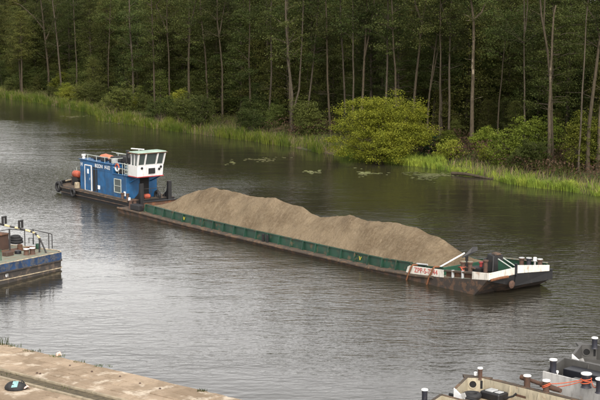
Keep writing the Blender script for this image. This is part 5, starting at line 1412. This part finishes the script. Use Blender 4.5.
# ------------------------------------------------------------------ things on the quay
bx, by = at(15.5, 389.5, QZ)
bag = thing('black_bag', 'black bag with a pale teal print lying on the quay at the lower left', 'bag', (bx, by, QZ + .01), .12)
prof = []
vs = []; fs = []; NB = 22; rings = [(0, 1.0), (.06, 1.06), (.14, 1.0), (.22, .84), (.28, .6), (.31, .3), (.315, 0.02)]
for (z, r) in rings:
    for k_ in range(NB):
        a = 2 * PI * k_ / NB; wv_ = 1 + .05 * math.sin(3 * a + z * 9) + .03 * math.sin(5 * a)
        vs.append((math.cos(a) * .40 * r * wv_, math.sin(a) * .27 * r * wv_, z * (1 + .10 * math.cos(a + 2))))
for i in range(len(rings) - 1):
    for k_ in range(NB): fs.append((i*NB + k_, i*NB + (k_+1) % NB, (i+1)*NB + (k_+1) % NB, (i+1)*NB + k_))
fs += [tuple(range(NB - 1, -1, -1)), tuple(range((len(rings)-1)*NB, len(rings)*NB))]
MB().add(vs, fs).build('body', M['rubber'], bag, smooth=True)
MB().hexa([(-.14, -.295, .15), (.08, -.295, .16), (.14, -.12, .345), (-.06, -.12, .35)], [(-.14, -.25, .12), (.08, -.25, .13), (.14, -.08, .29), (-.06, -.08, .295)]).build('print', M['teal'], bag)
MB().tube([(.18, -.16, .2), (.26, -.05, .34), (.34, .05, .22)], .022, 7).build('strap', M['rubber'], bag, smooth=True)
cx_, cy_ = at(25, 389, QZ)
cl_ = thing('cloth', 'crumpled pinkish white cloth beside the black bag on the quay', 'cloth', (cx_, cy_, QZ + .01), .4)
vs = []; fs = []; NG = 10
for i in range(NG + 1):
    for j in range(NG + 1):
        x, y = (i / NG - .5) * .30, (j / NG - .5) * .42
        vs.append((x, y, .02 + .10 * abs(mnoise.noise(Vector((x * 7, y * 7, 3)))) + .10 * math.exp(-(x * x + y * y) * 30)))
for i in range(NG):
    for j in range(NG): a = i * (NG + 1) + j; fs.append((a, a + 1, a + NG + 2, a + NG + 1))
MB().add(vs, fs).build('sheet', M['pink'], cl_, smooth=True)
def tuft(px, py, n, h, w_, label):
    x, y = at(px, py, QZ)
    t = thing('grass_tuft', label, 'grass', (x, y, QZ), 0, 'grass tufts along the quay edge')
    mb = MB()
    for _ in range(n):
        a = random.uniform(0, 6.28); r = w_ * math.sqrt(random.random()); bx_, by_ = math.cos(a) * r, math.sin(a) * r * .4
        an = random.uniform(0, 6.28); hh = h * random.uniform(.5, 1.2); lx, ly = random.gauss(0, .3) * hh, random.gauss(0, .3) * hh
        wx, wy = math.cos(an) * .012, math.sin(an) * .012
        mb.v += [(bx_ - wx, by_ - wy, -.02), (bx_ + wx, by_ + wy, -.02), (bx_ + lx * .4 + wx * .7, by_ + ly * .4 + wy * .7, hh * .6), (bx_ + lx * .4 - wx * .7, by_ + ly * .4 - wy * .7, hh * .6), (bx_ + lx, by_ + ly, hh)]
        b_ = len(mb.v) - 5; mb.f += [(b_, b_+1, b_+2, b_+3), (b_+3, b_+2, b_+4)]
    me = bpy.data.meshes.new('blades'); me.from_pydata(mb.v, [], mb.f); me.materials.append(M['grass']); link('blades', me, t)['kind'] = 'stuff'
tuft(3, 345, 36, 0.40, .30, 'tallest grass tuft at the left end of the quay edge')
tuft(14, 347, 24, 0.16, .35, 'low grass tuft beside the tall tuft on the quay edge')
tuft(33, 351.5, 30, 0.12, .45, 'flat wide grass tuft second along the quay edge')
tuft(57, 357, 42, 0.14, .35, 'thick grass tuft by the pale stone on the quay edge')
tuft(79, 362.5, 24, 0.12, .25, 'small grass tuft in the middle of the quay edge')
tuft(103, 366.5, 30, 0.10, .40, 'flat grass tuft right of the middle of the quay edge')
tuft(202, 391.5, 36, 0.12, .22, 'dark small grass tuft far along the quay edge, on its own')
tuft(8, 374.5, 15, 0.06, .7, 'mossy grass growing along the trench at the left of the quay')
tuft(60, 388, 10, 0.06, .7, 'mossy grass growing in the trench right of the black bag')
sx, sy = at(58.5, 356, QZ)
stn = thing('stone', 'pale pinkish stone lying by a grass tuft on the quay edge', 'stone', (sx, sy, QZ), .5)
MB().hexa([(-.13, -.09, 0), (.13, -.08, 0), (.12, .09, 0), (-.12, .08, 0)], [(-.10, -.05, .15), (.08, -.06, .19), (.09, .05, .17), (-.08, .05, .13)]).build('block', M['pink'], stn, bevel=.03)
for i, (px, py, pl_) in enumerate(((37, 373.5, 'left one of a pair above the trench'), (40, 374.2, 'right one of a pair above the trench'), (120, 377, 'third from the right'), (140, 384, 'second from the right'),
                             (92, 372, 'below the middle grass tufts'), (70, 366, 'below the pale pinkish stone'), (160, 389, 'farthest right of all'))):
    x, y = at(px, py, QZ)
    t = thing('pebble', 'small dark stone loose on the quay, ' + pl_, 'stone', (x, y, QZ), i, 'loose stones on the quay')
    MB().hexa([(-.05, -.04, 0), (.05, -.04, 0), (.05, .04, 0), (-.05, .04, 0)], [(-.03, -.025, .05), (.03, -.03, .06), (.03, .02, .05), (-.03, .02, .045)]).build('block', M['brownhouse'], t, bevel=.012)
